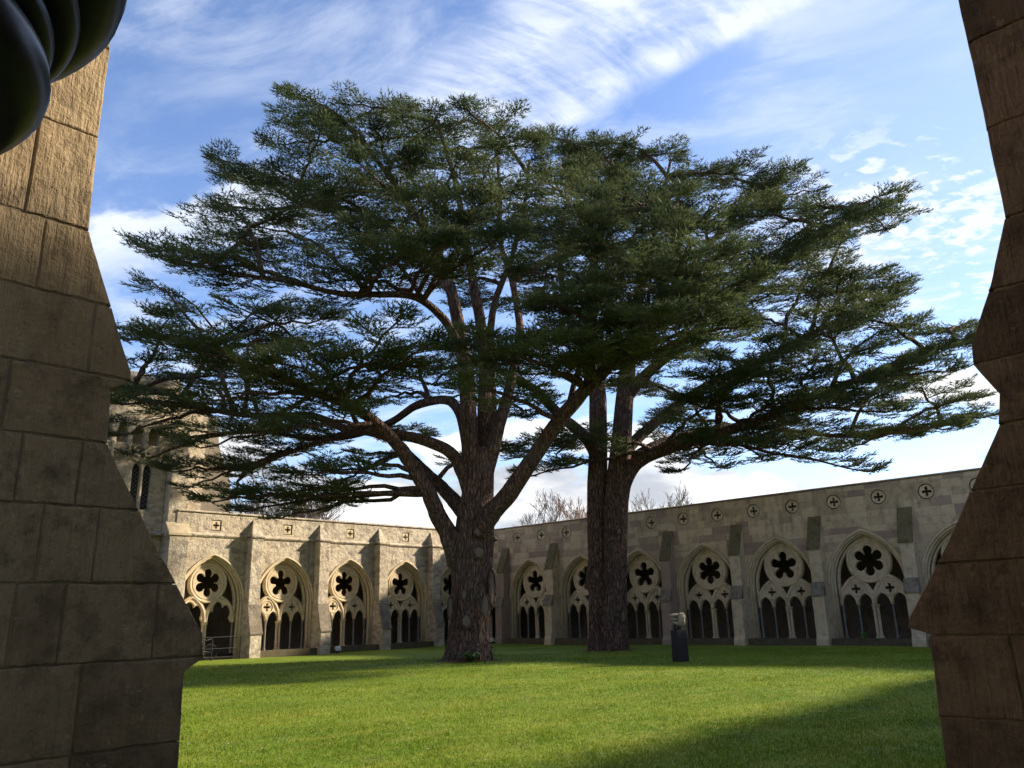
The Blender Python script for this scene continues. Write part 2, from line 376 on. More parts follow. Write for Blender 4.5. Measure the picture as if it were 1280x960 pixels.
# ------------------------------------------------------------------ cloister bays
def arch_pts(a, z0, h, n=14, cx=0.0):
    """pointed arch, left springing to right springing"""
    R = (a*a+h*h)/(2*a); c = R-a; t1 = math.atan2(h, c)     # right half arc has its centre at x=-c
    right = [(cx + R*math.cos(t1*i/n) - c, z0 + R*math.sin(t1*i/n)) for i in range(n+1)]
    left = [(2*cx-x, z) for x, z in right]
    return left + right[::-1][1:]
def arch_hw(a, z0, h, z):
    if z <= z0: return a
    R = (a*a+h*h)/(2*a)
    q = R*R-(z-z0)**2
    return max(-1, math.sqrt(q)-(R-a)) if q > 0 else -1
def foil(cx, cz, nl, dist, lr, core, rot=PI/2, n=72):
    out = []
    for i in range(n):
        th = 2*PI*i/n; best = core
        for k in range(nl):
            a = rot + 2*PI*k/nl; d = th-a
            q = lr*lr-(dist*math.sin(d))**2
            if q > 0 and math.cos(d) > 0: best = max(best, dist*math.cos(d)+math.sqrt(q))
        out.append((cx+best*math.cos(th), cz+best*math.sin(th)))
    return out
A_, Z0_, H_ = 1.43, 2.58, 2.0               # tracery opening
RC, RR = 3.50, .92                          # rose centre height and outer radius
SA, SZ, SH = .715, 1.75, 1.08               # sub-arch
CAPZ = 1.66
def circle(cx, cz, r, n=40): return [(cx+r*math.cos(2*PI*i/n), cz+r*math.sin(2*PI*i/n)) for i in range(n)]
def tracery_mesh(nl, plain=False):
    base = []
    if plain: lights = [(-.715, .60), (.715, .60)]
    else: lights = [(-1.07, .298), (-.36, .298), (.36, .298), (1.07, .298)]
    outer = [(-A_-.06, CAPZ)]
    for c, hw in lights:
        outer.append((c-hw, CAPZ))
        if plain:                                            # wide light with a cusped, many-lobed head
            for i in range(1, 60):
                t = PI-PI*i/60; r = .40+.20*abs(math.sin(2.5*t))**.6
                outer.append((c+r*math.cos(t)*1.0, 1.86+r*math.sin(t)*1.28))
        else: outer += arch_pts(hw, 1.70, .42, 8, c)
        outer.append((c+hw, CAPZ))
    outer.append((A_+.06, CAPZ))
    outer += arch_pts(A_+.06, Z0_, H_+.07, 14)[::-1]
    holes = [foil(0, RC, nl, .445, .205, .31)]
    if not plain:
        for sx in (-1, 1): holes.append(foil(sx*.715, 2.33, 4, .135, .062, .085, 0 if nl else 0, 40))
    for sx in (-1, 1):                                       # side spandrels
        a, b = [], []
        for i in range(40):
            z = 2.35+i*(4.3-2.35)/39
            xin = .715 + arch_hw(SA+.07, SZ, SH+.09, z) if z < SZ+SH+.09 else 0
            if abs(z-RC) < RR+.05: xin = max(xin, math.sqrt((RR+.05)**2-(z-RC)**2))
            elif z < RC: xin = max(xin, .715+.0)
            xo = arch_hw(A_, Z0_, H_, z)-.07
            if xo-xin > .03: a.append((sx*xin, z)); b.append((sx*xo, z))
        holes.append(a + b[::-1])
    a = []                                                   # kite under the rose
    pts_l, pts_r = [], []
    for i in range(16):
        z = 2.10+i*.03
        x = .715 - arch_hw(SA+.07, SZ, SH+.09, z)
        lim = RC-math.sqrt(max(0, (RR+.04)**2-x*x))
        if x > .025 and z < lim-.01: pts_l.append((-x, z)); pts_r.append((x, z))
    if len(pts_l) > 2: holes.append(pts_l + pts_r[::-1])
    plate = curve_plate([outer]+holes, .17, .022)
    rib = MB()
    def ring(c, z, r, tr, y=.0, seg=32):
        rib.tube([(c+r*math.cos(2*PI*i/seg), y, z+r*math.sin(2*PI*i/seg)) for i in range(seg+1)], [tr]*(seg+1), 6, False)
    ring(0, RC, RR-.03, .062); ring(0, RC, RR-.17, .030, .01)
    for sx in (-1, 1):
        p = arch_pts(SA-.045, SZ, SH, 10, sx*.715); p = [(p[0][0], CAPZ)]+p+[(p[-1][0], CAPZ)]
        rib.tube([(x, 0, z) for x, z in p], [.055]*len(p), 6)
        if not plain:
            ring(sx*.715, 2.33, .315, .034, .0, 20)
            for c in (sx*.36, sx*1.07):
                p = arch_pts(.325, 1.70, .45, 8, c)
                rib.tube([(x, .0, z) for x, z in p], [.028]*len(p), 5)
    p = arch_pts(A_-.01, Z0_, H_, 12); p = [(p[0][0], CAPZ)]+p+[(p[-1][0], CAPZ)]
    rib.tube([(x, .0, z) for x, z in p], [.05]*len(p), 6)
    return merge('tracery', [plate, rib.mesh('r', True)])
TR = {6: tracery_mesh(6), 5: tracery_mesh(5), 'door': tracery_mesh(6, True)}
for k in TR: TR[k].materials.append(M['tracery'])

def column_mesh(r, h, square=False):
    m = MB()
    m.lathe([(r*1.9, 0), (r*1.9, .06), (r*1.55, .07), (r*1.6, .10), (r*1.15, .13), (r, .15), (r, h-.17), (r*1.3, h-.165), (r*1.3, h-.145),
             (r*1.05, h-.14), (r*1.3, h-.08), (r*1.75, h-.055), (r*1.85, h-.03), (r*1.6, h-.02), (r*1.8, h)], seg=12)
    me = m.mesh('column'); return autosmooth(me, 50)
COLM = {'thick': column_mesh(.062, CAPZ-.25), 'thin': column_mesh(.045, CAPZ-.25)}
COLM['thick'].materials.append(M['tracery']); COLM['thin'].materials.append(M['marble'])

def wall_panel_mesh(roundels):
    a = 1.60; hw = S/2
    pts = arch_pts(a, 2.58, 2.14, 16)
    outer = [(-hw, -.1), (-a, -.1)] + pts + [(a, -.1), (hw, -.1), (hw, ZT), (-hw, ZT)]
    return curve_plate([outer]+roundels, .6, .004)
def order_mesh(ao, ai, thick, zo, ho, hi):
    o = [(-ao, .2)]+arch_pts(ao, zo, ho, 16)+[(ao, .2)]; i = [(ai, .2)]+arch_pts(ai, zo, hi, 16)[::-1]+[(-ai, .2)]
    return curve_plate([o+i], thick, .03)
hoodm = MB()
p = arch_pts(1.66, 2.58, 2.20, 16); hoodm.tube([(x, -.015, z) for x, z in p], [.055]*len(p), 6)
p = arch_pts(1.575, 2.58, 2.11, 16); p = [(p[0][0], .2)]+p+[(p[-1][0], .2)]
hoodm.tube([(x, .06, z) for x, z in p], [.045]*len(p), 6)
p = arch_pts(1.505, 2.58, 2.05, 16); p = [(p[0][0], .2)]+p+[(p[-1][0], .2)]
hoodm.tube([(x, .20, z) for x, z in p], [.04]*len(p), 6)
om = order_mesh(1.63, 1.50, .22, 2.58, 2.16, 2.04); om.transform(Matrix.Translation((0, .17, 0)))
ORD = merge('arch_moulding', [om, hoodm.mesh('h', True)]); ORD.materials.append(M['tracery'])

sq = lambda c, z, r: [(c-r, z-r), (c+r, z-r), (c+r, z+r), (c-r, z+r)]
PANEL_L = wall_panel_mesh([sq(0, 6.17, .25)]); PANEL_L.materials.append(M['left_wall'])
QZ = 6.128
# the roundels of the right range: two to a bay, on the quarter points
PANEL_R = wall_panel_mesh([circle(-S/4-.03, QZ, .325, 28), circle(S/4-.03, QZ, .325, 28)]); PANEL_R.materials.append(M['right_joint'])
PANEL_N = wall_panel_mesh([]); PANEL_N.materials.append(M['right_joint'])
def disc_mesh():
    pl = curve_plate([circle(0, 0, .285, 32), foil(0, 0, 4, .135, .062, .07, 0, 40)], .10, .012); r = MB()
    r.tube([(.255*math.cos(2*PI*i/28), 0, .255*math.sin(2*PI*i/28)) for i in range(29)], [.034]*29, 6, False)
    return merge('roundel', [pl, r.mesh('r', True)])
DISC = disc_mesh(); DISC.materials.append(M['tracery'])
SQP = curve_plate([sq(0, 0, .215), foil(0, 0, 4, .10, .058, .065, 0, 40)], .10, .012); SQP.materials.append(M['tracery'])

def buttress_mesh_L():
    m = MB(); hw = .30
    prof = [(0.02, -.1), (-.86, -.1), (-.86, 1.12), (-.50, 2.40), (-.50, 5.62), (.02, 5.62)]
    m.prism(prof, 0, -hw, hw); return m.mesh('buttress')
def buttress_caps_L():
    m = MB(); hw = .335
    m.prism([(-.92, 1.06), (-.92, 1.14), (-.875, 1.19), (-.515, 2.46), (-.49, 2.46), (-.86, 1.10)], 0, -hw, hw)
    lo = m.mesh('weathering')
    t = MB()                                                 # gablet over the string course, sloping back into the parapet
    t.add([(-.34, -.53, 5.70), (.34, -.53, 5.70), (.02, .03, 6.62), (-.02, .03, 6.62), (-.34, .03, 5.70), (.34, .03, 5.70)],
          [(0, 1, 2, 3), (0, 3, 4), (1, 5, 2), (0, 4, 5, 1), (3, 2, 5, 4)])
    return lo, t.mesh('gablet')
def buttress_mesh_R():
    m = MB(); hw = .27
    prof = [(0.02, -.1), (-.90, -.1), (-.90, .25), (-.80, .45), (-.78, 2.10), (-.56, 2.60), (-.56, 4.12), (-.03, 5.50), (.02, 5.50)]
    m.prism(prof, 0, -hw, hw); return m.mesh('buttress')
def buttress_caps_R():
    m = MB(); hw = .30
    m.prism([(-.61, 4.06), (-.61, 4.15), (-.04, 5.58), (-.03, 5.48), (-.55, 4.10)], 0, -hw, hw); a = m.mesh('weathering')
    k = MB(); k.prism([(-.84, 2.06), (-.84, 2.16), (-.60, 2.68), (-.57, 2.66), (-.55, 2.10)], 0, -hw, hw)
    return a, k.mesh('weathering')
BL = buttress_mesh_L(); BL.materials.append(M['left_wall']); BLc, BLg = buttress_caps_L(); BLc.materials.append(M['lichen_cap']); BLg.materials.append(M['left_wall'])
BR = buttress_mesh_R(); BR.materials.append(M['right_wall']); BRa, BRb = buttress_caps_R(); BRa.materials.append(M['moss_cap']); BRb.materials.append(M['lichen_cap'])
sw = MB(); sw.box((-1.64, -.10, -.1), (1.64, .50, .27)); SILL = sw.mesh('sill'); SILL.materials.append(M['mossy'])
sk = MB(); sk.box((-1.62, -.62, -.1), (1.62, -.12, .30)); KERB = sk.mesh('kerb'); KERB.materials.append(M['mossy'])

def child(name, me, parent, loc=(0, 0, 0)):
    o = bpy.data.objects.new(name, me); COL.objects.link(o); o.parent = parent; o.location = loc; return o
def bevmod(o, w=.02):
    b = o.modifiers.new('bevel', 'BEVEL'); b.width = w; b.segments = 2; b.limit_method = 'ANGLE'; b.angle_limit = .5
def add_window(root, c, kind):
    t = child('window_tracery', TR[kind], root, (c, .40, 0))
    child('arch_moulding', ORD, root, (c, 0, 0))
    y = .085
    if kind == 'door': cols = [(-.06, 'thick'), (.06, 'thick'), (-1.40, 'thin'), (1.40, 'thin')]
    else: cols = [(-.075, 'thick'), (.075, 'thick'), (-.715, 'thin'), (.715, 'thin'), (-1.40, 'thin'), (1.40, 'thin')]
    for x, k in cols: child('column', COLM[k], t, (x, y, .25))

def range_shell(root, s0, s1, side):
    """wall head, passage, roof behind the arcade: local x along the wall, y inwards"""
    m = MB(); m.box((s0, 5.2, -.1), (s1, 5.6, ZT-1.2)); m.build('back_wall', 'inner', root)
    m = MB(); m.box((s0, .602, -.1), (s1, 5.2, .06)); m.build('passage_floor', 'inner', root)
    m = MB(); m.add([(s0, .602, 5.95), (s1, .602, 5.95), (s1, 5.7, 5.45), (s0, 5.7, 5.45), (s0, .602, 4.95), (s1, .602, 4.95), (s1, 5.7, 4.9), (s0, 5.7, 4.9)],
                    [(0, 1, 2, 3), (4, 7, 6, 5), (0, 4, 5, 1), (1, 5, 6, 2), (2, 6, 7, 3), (3, 7, 4, 0)]); m.build('roof', 'lead', root)
    m = MB(); m.box((s0, .604, 5.0), (s1, 1.1, ZT-.02)); m.build('parapet_backing', 'inner', root)  # added block: shuts out the sky so the pierced openings turn dark
    m = MB(); m.prism([(-.07, ZT+.003), (-.07, ZT+.06), (.25, ZT+.13), (.64, ZT+.05), (.64, ZT+.003)], 0, s0, s1); m.build('coping', 'lichen_cap' if side == 'R' else 'left_wall', root, bevel=.01)

# ---- left range: face y = L, seen obliquely; local x = world x
bays_l = [18.304+S*i for i in range(5)]
left = empty('cloister_range', (0, L, 0)); tag(left, 'sunlit cloister range with square pierced parapet panels and a string course', 'cloister')
x0 = bays_l[0]-S/2
for i, c in enumerate(bays_l):
    w_ = child('wall_panel', PANEL_L, left, (c, 0, 0))
    add_window(left, c, 'door' if i == 0 else (5 if i % 2 else 6))
    pn = child('parapet_panel', SQP, left, (c, .035, 6.17))
    if i > 0:
        child('sill', SILL, left, (c, 0, 0)); child('kerb', KERB, left, (c, 0, 0))
    if i < 4:
        b = child('buttress', BL, left, (c+S/2, 0, 0)); bevmod(b, .025)
        cp = child('weathering', BLc, b); bevmod(cp, .012); cp = child('gablet', BLg, b); bevmod(cp, .02)
m = MB()
segs = [x0] + [c+S/2 for c in bays_l]
for a, b in zip(segs[:-1], segs[1:]): m.prism([(.0, 5.58), (-.05, 5.60), (-.10, 5.66), (-.10, 5.70), (.0, 5.80)], 0, a+.36, b-.36)
for a in segs[1:-1]: m.prism([(-.45, 5.58), (-.55, 5.61), (-.58, 5.66), (-.58, 5.70), (-.45, 5.71)], 0, a-.36, a+.36)
m.build('string_course', 'left_wall', left)
range_shell(left, x0, L2+5.6, 'L')

# ---- right range: face x = L2; local x runs along -Y (towards the viewer's right), y inwards = +X
bays_r = [32.395+.0+S*0 - S*i for i in range(-0, 9)]
right = empty('cloister_range', (L2, 0, 0), -PI/2); tag(right, 'shaded cloister range with round quatrefoil openings along its parapet', 'cloister')
# local (s, d) -> world (L2 + d, -s)
allr = [32.395+S] + bays_r
blocks = []
rng = random.Random(5)
for i, yc in enumerate(allr):
    s = -yc
    child('wall_panel', PANEL_R, right, (s, 0, 0))
    if i > 0 and i <= 8: add_window(right, s, 6 if i % 2 == 0 else 5)
    if i == 0: add_window(right, s, 6)
    for q in (-S/4-.03, S/4-.03): child('parapet_roundel', DISC, right, (s+q, .05, QZ))
    child('sill', SILL, right, (s, 0, 0)); child('kerb', KERB, right, (s, 0, 0))
    b = child('buttress', BR, right, (s+S/2, 0, 0)); bevmod(b, .025)
    cp = child('weathering', BRa, b); bevmod(cp, .012); cp = child('weathering', BRb, b); bevmod(cp, .012)
    # ashlar: courses of blocks proud of the joint plane, cut back round the arch and roundels
    zs = [0.02]; 
    while zs[-1] < ZT-.05: zs.append(min(ZT, zs[-1]+rng.choice((.28, .33, .36, .40))))
    for za, zb in zip(zs[:-1], zs[1:]):
        ha = max(arch_hw(1.73, 2.58, 2.28, za), 0); hb = max(arch_hw(1.73, 2.58, 2.28, zb), 0) if zb < 4.87 else 0
        spans = []
        e = S/2-.0
        if za >= 4.87: spans.append((-e, -e, e, e))
        else:
            if e-ha > .12: spans += [(-e, -e, -ha, -hb), (ha, hb, e, e)]
            elif e-hb > .2: spans += [(-e, -e, -max(ha, .0), -hb), (ha, hb, e, e)]
        for xa0, xb0, xa1, xb1 in spans:
            x = xa0; first = True; end = max(xa1, xb1)
            cuts = [0.0]; wtot = min(xa1, xb1)-max(xa0, xb0)
            if wtot < .9: ts = [0, 1]
            else:
                kk = max(1, round(wtot/rng.uniform(.55, .85))); ts = [0]+sorted(min(.98, max(.02, (j+rng.uniform(-.18, .18))/kk)) for j in range(1, kk))+[1]
            for t0, t1 in zip(ts[:-1], ts[1:]):
                A0 = xa0+(xa1-xa0)*t0 if t0 in (0, 1) else max(xa0, xb0)+wtot*t0; B0 = xb0+(xb1-xb0)*t0 if t0 in (0, 1) else max(xa0, xb0)+wtot*t0
                A1 = xa0+(xa1-xa0)*t1 if t1 in (0, 1) else max(xa0, xb0)+wtot*t1; B1 = xb0+(xb1-xb0)*t1 if t1 in (0, 1) else max(xa0, xb0)+wtot*t1
                if min(A1-A0, B1-B0) < .07: continue
                blocks.append((i, s, A0, A1, B0, B1, za, zb))
def block_geo(s, A0, A1, B0, B1, za, zb, d):
    j = .007; r = .012
    f = [(s+A0+j, -d, za+j), (s+A1-j, -d, za+j), (s+B1-j, -d, zb-j), (s+B0+j, -d, zb-j)]
    cx_ = sum(p[0] for p in f)/4; cz_ = (za+zb)/2
    fr = [(p[0]+math.copysign(r, cx_-p[0]), p[1]-.006, p[2]+math.copysign(r, cz_-p[2])) for p in f]
    bk = [(p[0], .02, p[2]) for p in f]
    return fr+f+bk, [(0, 1, 2, 3)]+[(k+4, (k+1) % 4+4, (k+1) % 4, k) for k in range(4)]+[(k+8, (k+1) % 4+8, (k+1) % 4+4, k+4) for k in range(4)]
def hits_roundel(b):
    i, s, A0, A1, B0, B1, za, zb = b
    for q in (-S/4-.03, S/4-.03):
        cx_ = min(max(q, A0), A1); cz_ = min(max(QZ, za), zb)
        if math.hypot(cx_-q, cz_-QZ) < .335: return True
    return False
blocks = [b for b in blocks if not hits_roundel(b)]
# nearest visible bays get one object per block
order = {6: 0, 5: 1, 4: 2, 7: 3, 3: 4, 2: 5, 1: 6, 8: 7, 0: 8, 9: 9}
blocks.sort(key=lambda b: order.get(b[0], 20))
rest = MB()
for k, (i, s, A0, A1, B0, B1, za, zb) in enumerate(blocks):
    d = rng.uniform(.002, .012)
    v, f = block_geo(0, A0, A1, B0, B1, za, zb, d)
    if k < 300:
        me = raw('stone', v, f); me.materials.append(M['right_wall']); child('stone', me, right, (s, 0, 0))
    else: rest.add([(x+s, y, z) for x, y, z in v], f)
tag(rest.build('stone_facing', 'right_wall', right), kind='stuff')
range_shell(right, -allr[0]-S/2-3.5, -allr[-1]+S/2, 'R')

# ---- near ranges, beside and behind the viewpoint: they throw the shade on the near lawn
west = empty('cloister_range', (NX, WY, 0), PI); tag(west, 'cloister range running beside the viewpoint, throwing shade over the near lawn', 'cloister')
nb = 9
for i in range(nb):
    s = -(S/2+i*S)
    child('wall_panel', PANEL_N, west, (s, 0, 0)); child('arch_moulding', ORD, west, (s, 0, 0))
    t = child('window_tracery', TR[5+i % 2], west, (s, .4, 0))
    child('sill', SILL, west, (s, 0, 0))
    if i > 0: b = child('buttress', BR, west, (s-S/2, 0, 0))
range_shell(west, -nb*S, 0, 'N')

# ------------------------------------------------------------------ near buttresses: every stone its own block
def profile_x(prof, z):
    for (xa, za), (xb, zb) in zip(prof[:-1], prof[1:]):
        if (za-z)*(zb-z) <= 0 and za != zb: return xa+(xb-xa)*(z-za)/(zb-za)
    return prof[0][0]
def near_buttress(name, label, prof, zs, cuts, x_in, face, thick, axis, mat, seed):
    """prof: (outward x, z) silhouette; face: coordinate of the visible side; axis 1 -> face plane y, 0 -> face plane x"""
    rg = random.Random(seed)
    root = empty(name, (0, 0, 0)); tag(root, label, 'buttress')
    bot, top = zs[0], zs[-1]
    sgn = 1                                             # blocks run away from the viewer behind the visible face
    def P3(x, d, z): return (x, face+d, z) if axis == 1 else (face+d, x, z)
    core = MB(); pts = [p for p in prof if bot <= p[1] <= top]
    poly = [(x_in, bot)] + [(x-.020, z) for x, z in pts] + [(x_in, top)]
    k = len(poly); vs = [P3(x, .0055, z) for x, z in poly]+[P3(x, thick-.01, z) for x, z in poly]
    core.add(vs, [tuple(range(k)), tuple(range(2*k-1, k-1, -1))]+[(i, i+k, (i+1) % k+k, (i+1) % k) for i in range(k)])
    core.build('mortar_core', 'mortar', root)
    for ci, (za, zb) in enumerate(zip(zs[:-1], zs[1:])):
        cc = [x_in]+list(cuts[ci])+[None]
        for bi in range(len(cc)-1):
            j = .0016
            a = cc[bi]+j
            if cc[bi+1] is not None:
                b = cc[bi+1]-j; edge = [(b, za+j), (b, zb-j)]
            else:
                mid = sorted([p for p in prof if za+j < p[1] < zb-j], key=lambda p: p[1])
                zz = [za+j+(zb-za-2*j)*q/5 for q in range(6)]
                edge = sorted([(profile_x(prof, z), z) for z in zz]+mid, key=lambda p: p[1])
            # outline: bottom edge, right edge, top edge, left edge, all slightly worn
            wob = lambda q: (q[0]+rg.uniform(-.002, .002), q[1]+rg.uniform(-.0025, .0025))
            nb_ = 9
            bot_e = [(a+(edge[0][0]-a)*q/nb_, za+j) for q in range(nb_)]
            top_e = [(edge[-1][0]+(a-edge[-1][0])*q/nb_, zb-j) for q in range(nb_)]
            lef_e = [(a, zb-j-(zb-za-2*j)*q/3) for q in range(3)]
            out = [wob(q) for q in bot_e]+([(q[0]+rg.uniform(-.002, .001), q[1]) for q in edge] if cc[bi+1] is None else [wob(q) for q in edge])+[wob(q) for q in top_e+lef_e]
            cx_ = sum(q[0] for q in out)/len(out); cz_ = sum(q[1] for q in out)/len(out)
            def inset(q, r):
                dx_, dz_ = cx_-q[0], cz_-q[1]; l_ = math.hypot(dx_, dz_); return (q[0]+dx_/l_*r, q[1]+dz_/l_*r)
            dep = rg.uniform(-.004, .002)
            r1 = [inset(q, rg.uniform(.002, .005)) for q in out]; r2 = [inset(q, rg.uniform(.005, .010)) for q in out]
            k = len(out); vs = []
            for ring_, d in ((out, thick), (out, dep+.010), (r1, dep+.003), (r2, dep)):
                vs += [P3(q[0], d, q[1]) for q in ring_]
            vs.append(P3(cx_, dep-.002, cz_)); c_ = len(vs)-1
            fs = []
            for lv_ in range(3):
                fs += [(lv_*k+i, lv_*k+(i+1) % k, (lv_+1)*k+(i+1) % k, (lv_+1)*k+i) for i in range(k)]
            fs += [(3*k+i, 3*k+(i+1) % k, c_) for i in range(k)]; fs.append(tuple(range(k-1, -1, -1)))
            me = raw('stone', vs, fs); bm = bmesh.new(); bm.from_mesh(me); bmesh.ops.recalc_face_normals(bm, faces=bm.faces); bm.to_mesh(me); bm.free()
            link('stone', me, mat, root)
    return root
Z_ = [-.1, .16, .42, .70, .98, 1.264, 1.568, 1.849, 2.127, 2.377, 2.642, 2.933, 3.228, 3.651, 4.09, 4.5, 4.9, 5.3]
profL = [(1.56, -.1), (1.51, 1.0), (1.507, 1.568), (1.578, 1.572), (1.572, 1.655), (1.32, 2.20), (1.123, 2.372), (1.117, 2.642), (1.184, 2.646), (1.182, 2.67), (.958, 3.228), (.945, 3.65), (.945, 5.3)]
profL = [(1.56, -.1), (1.515, 1.0), (1.507, 1.560), (1.580, 1.565), (1.570, 1.655), (1.345, 2.00), (1.123, 2.375), (1.115, 2.615), (1.184, 2.64), (1.184, 2.67), (.958, 3.228), (.945, 3.65), (.945, 5.3)]
cutsL = [[.9], [1.1], [.8, 1.2], [1.0], [.75, 1.12], [.80, 1.127], [.882, 1.039, 1.372], [.934, 1.123], [.832, 1.033], [.76], [.66, 1.02], [.80], [.726], [.60], [.75], [.65], [.8]]
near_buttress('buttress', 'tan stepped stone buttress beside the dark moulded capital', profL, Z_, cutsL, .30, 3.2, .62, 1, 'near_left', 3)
profR = [(1.16, -.1), (1.115, .9), (1.090, 1.555), (1.080, 1.575), (1.166, 1.60), (1.155, 1.64), (.965, 1.92), (.70, 2.37), (.675, 2.50), (.745, 2.64), (.738, 2.73), (.63, 2.95), (.523, 3.236), (.520, 3.8), (.522, 5.3)]
cutsR = [[.4], [.7], [.5], [.8], [.55], [.80], [.45], [.62], [.40], [.35], [.30], [.42], [.1], [.25], [.1], [.3], [.2]]
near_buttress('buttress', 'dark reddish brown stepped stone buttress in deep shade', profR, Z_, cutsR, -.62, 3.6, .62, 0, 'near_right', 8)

# the arch the view is taken through: wall stub with jambs, and one marble shaft whose capital shows
north = empty('cloister_range', (NX, WY, 0), PI/2); tag(north, 'near cloister range with the open stone arch the view looks out of', 'cloister')
# local x runs along world +Y from the corner, local y into the passage
ac = 1.35-WY
outer = [(0, -.1), (ac-1.62, -.1)] + arch_pts(1.62, 2.58, 2.14, 16, ac) + [(ac+1.62, -.1), (S*2, -.1), (S*2, ZT), (0, ZT)]
link('wall_panel', curve_plate([outer], .6, .004), 'right_joint', north)
m = MB(); m.box((ac-1.62, .02, -.1), (ac+1.62, .60, .30)); m.build('sill', 'tracery', north)
for i in range(2, 10): child('wall_panel', PANEL_N, north, (S*(i+.5), 0, 0))
range_shell(north, 0, S*10, 'N')  # unseen passage, added to keep open sky light off the near buttresses
capo = empty('marble_column', (-.009, .50, 0)); tag(capo, 'dark polished marble column with a ringed moulded capital', 'column')
sh = MB(); sh.lathe([(.12, .30), (.12, .36), (.10, .38), (.078, .42), (.074, .45), (.074, 1.985)], seg=40); sh.build('shaft', 'dark_marble', capo, True)
def roll(m, r, z, t, seg=64):        # a half-round ring moulding
    prof = [(r-t*1.4, z-t*.95)] + [(r-t+t*math.cos(a), z+t*math.sin(a)) for a in [(-PI/2)+PI*k/8 for k in range(9)]] + [(r-t*1.4, z+t*.95)]
    m.lathe(prof, seg=seg)
cap = MB(); cap.lathe([(.074, 1.97), (.092, 1.985), (.098, 2.02), (.106, 2.035), (.112, 2.06), (.125, 2.075), (.13, 2.10), (.14, 2.12), (.14, 2.25)], seg=64)
cap.build('capital', 'dark_marble', capo, True)
for r, z, t in ((.123, 2.002, .019), (.1215, 2.031, .0075), (.133, 2.049, .0085), (.156, 2.083, .023), (.15, 2.15, .03)):
    rm = MB(); roll(rm, r, z, t); rm.build('ring_moulding', 'dark_marble', capo, True)

# ------------------------------------------------------------------ taller building past the left range
tower = empty('tall_building', (0, L, 0)); tag(tower, 'tall pale stone building with lattice lancet windows and blind arcading', 'building')
hole1 = lambda c, w_, z0, z1: [(c-w_, z0)] + arch_pts(w_, z1, w_*1.7, 8, c) + [(c+w_, z0)]
outer = [(2.0, -.1), (15.9, -.1), (15.9, 12.6), (2.0, 12.6)]
lancets = [(x, .21) for x in (14.52, 15.02, 11.6, 12.1, 8.6, 9.1)]
lan = [hole1(c, .20, 6.75, 8.55) for c, w_ in lancets]
arc = [hole1(13.0+.72*i, .25, 9.75, 10.25) for i in range(-6, 4)]
me = curve_plate([outer]+lan+arc, .5, .03); o = link('wall', me, 'left_wall', tower); o.location = (0, .55, 0)
m = MB(); m.box((2, 1.06, 9.0), (15.9, 1.4, 12.5)); m.build('backing_wall', 'left_wall', tower)
for c, w_ in lancets:
    gl = MB(); gl.box((c-.2, .80, 6.75), (c+.2, .82, 8.95)); pane = gl.build('window', 'glass', tower)
    lt = MB()
    for k in range(-3, 14):
        for sg in (-1, 1):
            z = 6.75+k*.2
            a = Vector((c-.2, .79, z)); b = Vector((c+.2, .79, z+sg*.4))
            if min(a.z, b.z) > 6.74 and max(a.z, b.z) < 8.85: lt.tube([a, b], [.008, .008], 4)
    lt.build('lattice', 'lead', pane)
for i in range(-6, 5):
    cm = MB(); cm.lathe([(.09, 9.0), (.09, 9.06), (.055, 9.1), (.055, 9.62), (.09, 9.70), (.10, 9.76)], (12.64+.72*i, .52, 0), 10); cm.build('arcade_shaft', 'tracery', tower, True)
m = MB(); m.prism([(.0, 5.58), (.38, 5.62), (.40, 5.75), (.58, 5.85), (.58, 5.58)], 0, 2, 15.88); m.build('string_course', 'left_wall', tower)
m = MB(); m.prism([(.40, 12.6), (.34, 12.75), (.34, 12.9), (.6, 13.2), (1.4, 13.2), (1.4, 12.6)], 0, 2, 16.2); m.build('cornice', 'left_wall', tower)
m = MB(); m.prism([(-.35, -.1), (-.35, 5.6), (.05, 6.1), (.05, 9.0), (.52, 9.7), (.52, 12.59), (1.04, 12.59), (1.04, -.1)], 0, 15.92, 16.85); m.build('corner_buttress', 'left_wall', tower, bevel=.03)
m = MB(); m.prism([(-.42, 5.58), (-.42, 5.68), (.04, 6.2), (.06, 6.1), (-.34, 5.55)], 0, 15.86, 16.9); m.build('weathering', 'tracery', tower)
# raking side buttress behind, stone in courses, sloping down onto the range roof
m = MB(); m.prism([(16.9, 4.9), (21.4, 4.9), (21.0, 9.0), (20.2, 11.0), (20.0, 12.6), (16.9, 12.6)], 1, 4.2, 6.4); m.build('raking_buttress', 'inner', tower, bevel=.03)
m = MB(); m.lathe([(.16, 6.9), (.16, 7.1), (.09, 7.2), (.09, 11.3), (.15, 11.45), (.16, 11.6)], (17.25, 1.3, 0), 10); m.build('angle_shaft', 'tracery', tower, True)
m = MB(); m.box((16.85, 1.2, 5.0), (18.0, 4.2, 12.5)); m.build('return_wall', 'left_wall', tower, bevel=.02)
m = MB(); m.box((2, 1.41, -.1), (17.99, 9, 12.55)); m.build('main_block', 'inner', tower)

